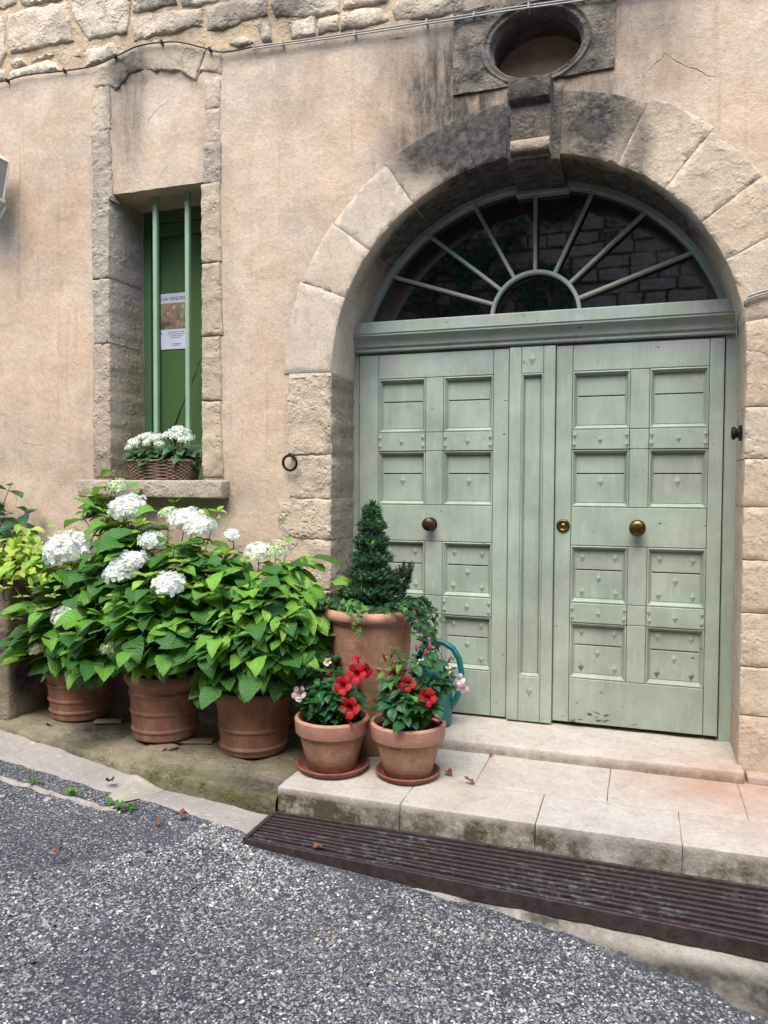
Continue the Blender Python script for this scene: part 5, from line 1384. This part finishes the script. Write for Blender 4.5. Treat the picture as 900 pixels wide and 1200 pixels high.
# ---------------------------------------------------------------- ivy
def ivy_leaf(name, mat, s):
    P = [(0, 0), (-.35, -.12), (-.5, .12), (-.33, .3), (-.42, .55), (-.17, .55), (0, 1.0), (.17, .55), (.42, .55), (.33, .3), (.5, .12), (.35, -.12)]
    V = [(x*s, y*s, abs(x)*s*.25-y*y*s*.2) for x, y in P]+[(0, .35*s, 0)]; n = len(P)
    me = pyd(name, V, [(i, n, (i+1) % n)[::-1] for i in range(n)])
    uv = me.uv_layers.new(name='UVMap')
    for l in me.loops: q = V[l.vertex_index]; uv.data[l.index].uv = (q[0]/s*2, q[1]/s)
    me.materials.append(mat); return me
IV = ivy_leaf('leaf', IVY, .04); IVY2 = ivy_leaf('leaf', IVYL, .036)
def ivy_plant(loc, trails, label, seed, n_on, young=.1):
    r_ = empty('ivy_plant', loc); tag(r_, label, 'ivy', 'ivy round the tall pot'); rn = random.Random(seed); bulk = []; cnt = 0
    for tr_ in trails:
        pts = [Vector(q) for q in tr_]; L = sum((pts[i+1]-pts[i]).length for i in range(len(pts)-1)); n = max(3, int(L/.017))
        put('stem', MB().tube(pts, .0016, 4).mesh('stem'), Matrix.Identity(4), r_).data.materials.append(BARK)
        for k in range(n):
            t = k/n*(len(pts)-1); i = int(t); p = pts[i].lerp(pts[i+1], t-i)
            ax = Vector(T0); out = Vector((p.x-ax.x, p.y-ax.y, 0)).normalized()
            d = out*.6+Vector((rn.uniform(-.9, .9), rn.uniform(-.9, .3), rn.uniform(-.9, .4)))
            nr = out+Vector((rn.uniform(-.5, .5), rn.uniform(-.9, 0), rn.uniform(.2, 1)))
            put('leaf', IVY2 if rn.random() < young else IV, orient(p+Vector((rn.uniform(-.012, .012), rn.uniform(-.012, .012), rn.uniform(-.01, .01))), d, nr, rn.uniform(.6, 1.05)), r_); cnt += 1
            if cnt >= n_on: return r_
    return r_
def trail(a0, r0, drop, sway, rn, n=6):
    out = []; a = math.radians(a0)
    c = Vector((T0[0], T0[1], .681))
    for i in range(n+1):
        t = i/n
        if t < .3: r_ = lerp(r0*.5, .25, t/.3); z = .02+.05*math.sin(t/.3*PI*.5)
        else: r_ = .262+.05*rn.random()*(t-.3)+sway*(t-.3); z = .07-drop*((t-.3)/.7)**1.2
        aa = a+rn.uniform(-.06, .06)*i; out.append(c+Vector((r_*math.cos(aa), r_*math.sin(aa), z)))
    return out
rn = random.Random(71)
ivy_plant((T0[0]-.15, T0[1], .65), [trail(a, .2, d, s_, rn) for a, d, s_ in [(178,.28,.03),(190,.36,.04),(200,.22,.04),(168,.34,.05),(210,.05,.02),(150,.15,.1),(185,.12,.08),(195,.42,.03),(172,.1,.06),(220,.02,.0),(160,.3,.1),(182,.4,.06),(205,.12,.05)]], 'dark ivy hanging over the left side of the tall pot', 72, 290)
rn = random.Random(73)
ivy_plant((T0[0]+.15, T0[1], .65), [trail(a, .2, d, s_, rn) for a, d, s_ in [(-8,.22,.1),(-20,.3,.08),(5,.26,.12),(15,.18,.1),(-30,.12,.06),(-2,.4,.14),(-14,.34,.12),(25,.12,.12),(-45,.02,.0),(-25,.2,.1),(10,.35,.16),(0,.1,.18),(-6,.3,.2),(-18,.08,.14),(-12,.16,.2),(2,.2,.08)]], 'dark ivy spilling over the right side of the tall pot', 74, 300)
rn = random.Random(75)
f0 = [on(408, 712, -.5), on(412, 720, -.528), on(416, 730, -.53), on(421, 738, -.53), on(416, 747, -.53)]
f1 = [on(415, 704, -.46), on(424, 707, -.5), on(430, 712, -.52), on(430, 718, -.527)]
f2 = [on(405, 704, -.46), on(414, 706, -.5), on(421, 712, -.525), on(424, 722, -.528), on(420, 729, -.53)]
ivy_plant((T0[0], T0[1]-.2, .65), [f0, f1, f2], 'bright young ivy trailing down the front of the tall pot', 76, 40, young=.95)
mb_l = [(Vector((T0[0]+rn.uniform(-.19, .19), T0[1]+rn.uniform(-.19, .19), .675)), rn) for _ in range(60)]
gc = ivy_plant((T0[0], T0[1], .64), [[(T0[0]+.2*math.cos(a)*.95, T0[1]+.2*math.sin(a)*.95, .706), (T0[0]+.2*math.cos(a+.5), T0[1]+.2*math.sin(a+.5), .731), (T0[0]+.2*math.cos(a+1), T0[1]+.2*math.sin(a+1), .716)] for a in [i*.42 for i in range(15)]], 'low dark ivy carpeting the soil round the little conifer', 77, 200)
# ---------------------------------------------------------------- watering can
WCL = (aty(530, 815, .12).x-.117, .12, .022)
wc = empty('watering_can', WCL); tag(wc, 'teal plastic watering can standing behind the right red-flowered pot', 'watering can')
mb = MB(); mb.lathe([(.1, 0), (.108, .01), (.115, .05), (.115, .25), (.11, .3), (.085, .34), (.075, .345), (.06, .34)], 32); sharp(mb.build('body', TEAL, wc), 40)
cx = aty(530, 800, -.2)
def W(px, py, y=.12): q = aty(px, py, y); return tuple(q-Vector(WCL))
hp = [W(490, 772), W(497, 757), W(508, 751), W(520, 753), W(531, 760), W(538, 772), W(541, 788), W(540, 804), W(535, 818), W(527, 830), W(519, 838)]
MB().tube(hp, .0165, 12).build('handle', TEAL, wc, True)
MB().tube([(-.1, .02, .06), (-.2, .04, .2), (-.27, .05, .36)], [.03, .02, .015], 12).build('spout', TEAL, wc, True)
mb = MB(); mb.tube([(-.265, .05, .355), (-.285, .053, .385), (-.288, .053, .388)], [.018, .045, .045], 16); mb.build('rose', TEAL, wc, True)
# ---------------------------------------------------------------- flower basket on the sill
bq = empty('wicker_basket', (-2.125, .04, 1.352)); tag(bq, 'brown wicker basket of white flowers on the window sill', 'basket')
BA, BB, BH = .215, .095, .115
def rrect(a, b, t, n=4.0):
    c, s_ = math.cos(t), math.sin(t)
    return a*math.copysign(abs(c)**(2/n), c), b*math.copysign(abs(s_)**(2/n), s_)
mb = MB(); NSt = 38
for r_ in range(11):
    pts = []
    for i in range(NSt*3):
        t = 2*PI*i/(NSt*3); k_ = (1 if r_ % 2 else -1)*math.cos(t*NSt/2)*.005; f_ = .92+.1*r_/11
        x, y = rrect(BA*f_+k_, BB*f_+k_, t); pts.append((x, y, .008+r_*.0098+.0012*math.sin(t*9+r_)))
    mb.tube(pts, .0053, 5, closed=True)
mb.build('weave', WICKER, bq, True)
mb = MB()
for i in range(NSt):
    t = 2*PI*i/NSt; x, y = rrect(BA*.92, BB*.92, t); x2, y2 = rrect(BA*1.02, BB*1.02, t); mb.tube([(x, y, 0), (x2, y2, BH)], .004, 5)
mb.build('stakes', WICKER, bq, True)
mb = MB()
for ph in (0, PI):
    pts = []
    for i in range(120):
        t = 2*PI*i/120; x, y = rrect(BA*1.03+.005*math.cos(t*24+ph), BB*1.05+.005*math.cos(t*24+ph), t); pts.append((x, y, BH+.005*math.sin(t*24+ph)))
    mb.tube(pts, .006, 6, closed=True)
mb.build('rim', WICKER, bq, True)
v = [(*rrect(BA*.95, BB*.95, 2*PI*i/40), .095) for i in range(40)]; link('soil', pyd('soil', v, [tuple(range(40))]), SOIL, bq)
mb = MB(); mb.tube([(.2, -.03, .15), (.255, -.035, .156)], [.014, .015], 10); mb.build('handle', TWIG, bq, True)
mb = MB(); mb.tube([(.2, -.03, .1), (.2, -.03, .15)], .012, 8); mb.build('handle_post', TWIG, bq, True)
KL = var('kl', KAL, 3, L=.07, W=.054, rows=5, serr=.05, base=.35, tipx=.8, pet=.15)
def kal(loc, R, hz, heads, label, seed):
    r_ = empty('kalanchoe_plant', loc); tag(r_, label, 'flowering plant', 'white kalanchoes in the basket'); rn = random.Random(seed)
    for i in range(95):
        a = rn.uniform(0, 2*PI); u = math.sqrt(rn.random()); t = rn.random()
        p = Vector(loc)+Vector((R[0]*u*math.cos(a), R[1]*u*math.sin(a), .0+t*hz*.75))
        d = Vector((math.cos(a)*.8, math.sin(a)*.8-.35, rn.uniform(-.5, .4))); put('leaf', rn.choice(KL), orient(p, d, (rn.uniform(-.3, .3), -.5, .8), rn.uniform(.7, 1.15)), r_)
    for i, (x, y, z, R_) in enumerate(heads):
        T = Vector(loc)+Vector((x, y, z))
        me = floret_head('flower_head', R_*.86, 30, WHITE, seed+i, .55, .0085); put('flower_head', me, orient(T, (1, 0, 0), (0, -.3, 1), 1), r_)
        me = floret_head('bud_cluster', R_*.95, 26, GREENW, seed+i+50, .5, .006); put('bud_cluster', me, orient(T-Vector((0, .0, .012)), (1, 0, 0), (0, -.3, 1), 1), r_)
        put('stem', MB().tube([T, Vector(loc)+Vector((x*.4, y*.4, 0))], .0025, 5).mesh('stem'), Matrix.Identity(4), r_).data.materials.append(BARK)
kal((-2.225, .035, 1.452), (.1, .06), .11, [(-.11,-.04,.10,.034),(-.085,-.03,.135,.04),(-.045,.0,.16,.042),(.0,-.03,.165,.04),(.035,-.03,.15,.042),(.08,-.02,.16,.04),(-.02,.03,.17,.04),(-.06,-.06,.12,.03),(.03,-.07,.125,.024),(.1,-.04,.12,.03)], 'kalanchoe with loose white flowers, left half of the sill basket', 81)
kal((-2.015, .035, 1.452), (.085, .06), .12, [(-.05,-.03,.17,.046),(.0,-.02,.2,.05),(.05,-.03,.18,.048),(.015,-.06,.16,.044),(.085,-.03,.15,.042),(-.02,.02,.205,.04),(.06,-.06,.14,.034)], 'kalanchoe with a dense white flower dome, right half of the sill basket', 82)
# ---------------------------------------------------------------- dry leaves, weeds and pebbles
def dryleaf(px, py, z, s, lab, mat=DRY, grp='fallen leaves'):
    p = atz(px, py, z)
    rn = random.Random(px); me = leaf_mesh('fallen_leaf', .05*s, .035*s, mat, rows=5, fold=.8, curl=-.7+rn.random(), wav=.12, seed=px)
    o = link('fallen_leaf', me); o.matrix_world = orient(p+Vector((0, 0, .006)), (rn.uniform(-1, 1), rn.uniform(-1, 1), .05), (rn.uniform(-.3, .3), rn.uniform(-.3, .3), 1), 1); tag(o, lab, 'leaf', grp)
dryleaf(523, 905, -.034, 1.0, 'dry red leaf on the step right of the saucers, nearer the threshold'); dryleaf(557, 920, -.034, .9, 'dry brown leaf alone on the step right of the saucers')
dryleaf(573, 887, -.034, .6, 'tiny dark leaf on the step close below the threshold'); dryleaf(365, 995, -.15, .8, 'pale curled leaf lying on the bars of the drain grate')
dryleaf(126, 917, -.108, 1.2, 'dark crumpled leaf in the gutter left of the pale mortar patch', TWIG); dryleaf(222, 955, -.135, 1.1, 'orange red leaf on the gutter edge near the grate')
dryleaf(184, 968, -.14, .9, 'small orange leaf on the road below the mortar patch'); dryleaf(74, 995, -.1, .9, 'pale tan leaf on the road at the left'); dryleaf(55, 851, -.03, .8, 'brown leaf at the foot of the leftmost pot', TWIG)
WL = var('wl', WEEDM, 2, L=.03, W=.018, rows=4)
def weed(px, py, n, lab):
    p = atz(px, py, -.11)
    for _ in range(4): p = atz(px, py, road_z(p.x, p.y)+.005)
    r_ = empty('weed', p); tag(r_, lab, 'weed', 'small weeds in the gutter'); rn = random.Random(px)
    for i in range(n):
        a = rn.uniform(0, 2*PI); q = p+Vector((rn.uniform(-.03, .03), rn.uniform(-.02, .02), rn.uniform(0, .02)))
        put('leaf', rn.choice(WL), orient(q, (math.cos(a), math.sin(a), rn.uniform(.2, .9)), (0, -.3, 1), rn.uniform(.6, 1.2)), r_)
weed(40, 918, 14, 'leftmost tuft of small green weeds at the road edge'); weed(88, 932, 10, 'middle tuft of small green weeds on the pale kerb rim')
weed(150, 948, 20, 'largest tuft of green weeds below the mortar patch'); weed(130, 944, 8, 'tiny weed sprig just left of the largest weed tuft')
def pebble(px, py, s, lab):
    p = atz(px, py, -.11)
    for _ in range(4): p = atz(px, py, road_z(p.x, p.y)+.004)
    bm = bmesh.new(); bmesh.ops.create_icosphere(bm, subdivisions=2, radius=s)
    for v in bm.verts: v.co *= 1+.3*noise.noise(v.co*60+Vector((px, 0, 0))); v.co.z *= .55
    me = bpy.data.meshes.new('pebble'); bm.to_mesh(me); bm.free(); o = link('pebble', me, KERBM); o.location = p; tag(o, lab, 'pebble', 'loose pebbles')
pebble(56, 937, .02, 'white pebble on the road edge at the left'); pebble(59, 929, .016, 'smaller grey pebble just behind the white one'); pebble(3, 933, .014, 'pale pebble at the left edge of the picture'); pebble(250, 971, .012, 'small dark pebble near the grate corner')
# ================================================================== ACROSS THE STREET (seen mirrored in the fanlight)
GREYM = m_stone('grey_mortar', '6f6a60', '7c766b', bd=.02)
ow = empty('opposite_wall', (0, -6.2, -.3)); tag(ow, 'old stone wall across the street mirrored in the dark fanlight glass', 'wall')
def core(a, b): MB().box(a, b).build('wall_core', MORTAR, ow).location = (0, 6.2, .3)
core((-14, -6.9, -.6), (14, -6.25, 6.0)); bpy.data.objects['wall_core.001'].data.materials[0] = GREYM
OST = m_stone('opposite_stone', 'a39d92', 'bdb7aa', bd=.03)
rn = random.Random(15); SMs = []
for i in range(8):
    wd = .24+.035*i
    me = rbox('stone', (-wd/2, -.06, -.08), (wd/2, .02, .08), OST, None, r=.02, res=.07, amp=.022, fq=8, seed=200+i); m_ = me.data; stainattr(m_, lambda c: .15); bpy.data.objects.remove(me); SMs.append((wd, m_))
cnt = 0
for row in range(15):
    z = 3.3+row*.178; x = -2.9+rn.uniform(0, .2)
    while x < 2.7 and cnt < 295:
        wd, m_ = rn.choice(SMs)
        o = bpy.data.objects.new('stone', m_); COL.objects.link(o); o.parent = ow; o.location = (x+wd/2, -.025+rn.uniform(-.02, .02)-.0, z+.3+rn.uniform(-.01, .01)); o.rotation_euler = (0, rn.uniform(-.03, .03), PI if rn.random() < .5 else 0)
        x += wd+.025; cnt += 1
# creeper growing over it
cp = empty('creeper', (-1.5, -6.1, 2.4)); tag(cp, 'dark creeper covering the left of the wall mirrored in the fanlight', 'creeper')
rn = random.Random(16); V = []; F = []
def clump(cx, cz, R, n):
    for i in range(n):
        a = rn.uniform(0, 2*PI); u = R*math.sqrt(rn.random()); p = Vector((cx+u*math.cos(a), -6.12+rn.uniform(-.05, .18), cz+u*math.sin(a)*.9))
        if fbm((p.x*3, p.z*3, 0), 3) < -.12: continue
        d = Vector((rn.uniform(-1, 1), rn.uniform(-.2, .6), rn.uniform(-1, .3))).normalized(); n_ = Vector((rn.uniform(-.5, .5), 1, rn.uniform(-.3, .8))); s_ = rn.uniform(.05, .09)
        x_ = d.cross(n_).normalized(); b = len(V); V.extend([p, p+d*s_*.5+x_*s_*.35, p+d*s_, p+d*s_*.5-x_*s_*.35]); F.append((b, b+1, b+2, b+3))
for c in [(1.6,4.2,.8,1900),(2.4,4.6,.9,2200),(1.7,5.2,.8,1700),(.7,4.0,.45,600),(.6,5.3,.5,700),(-.7,5.5,.6,500),(2.7,3.8,.8,700),(-.2,4.9,.3,160),(-2.6,5.4,.6,400),(-2.4,3.4,.4,200)]:
    clump(-c[0], c[1], c[2], c[3])
o = link('foliage', pyd('foliage', [tuple(q-Vector((-1.5, -6.1, 2.4))) for q in V], F), IVY, cp); o['kind'] = 'stuff'; o.data.uv_layers.new(name='UVMap')
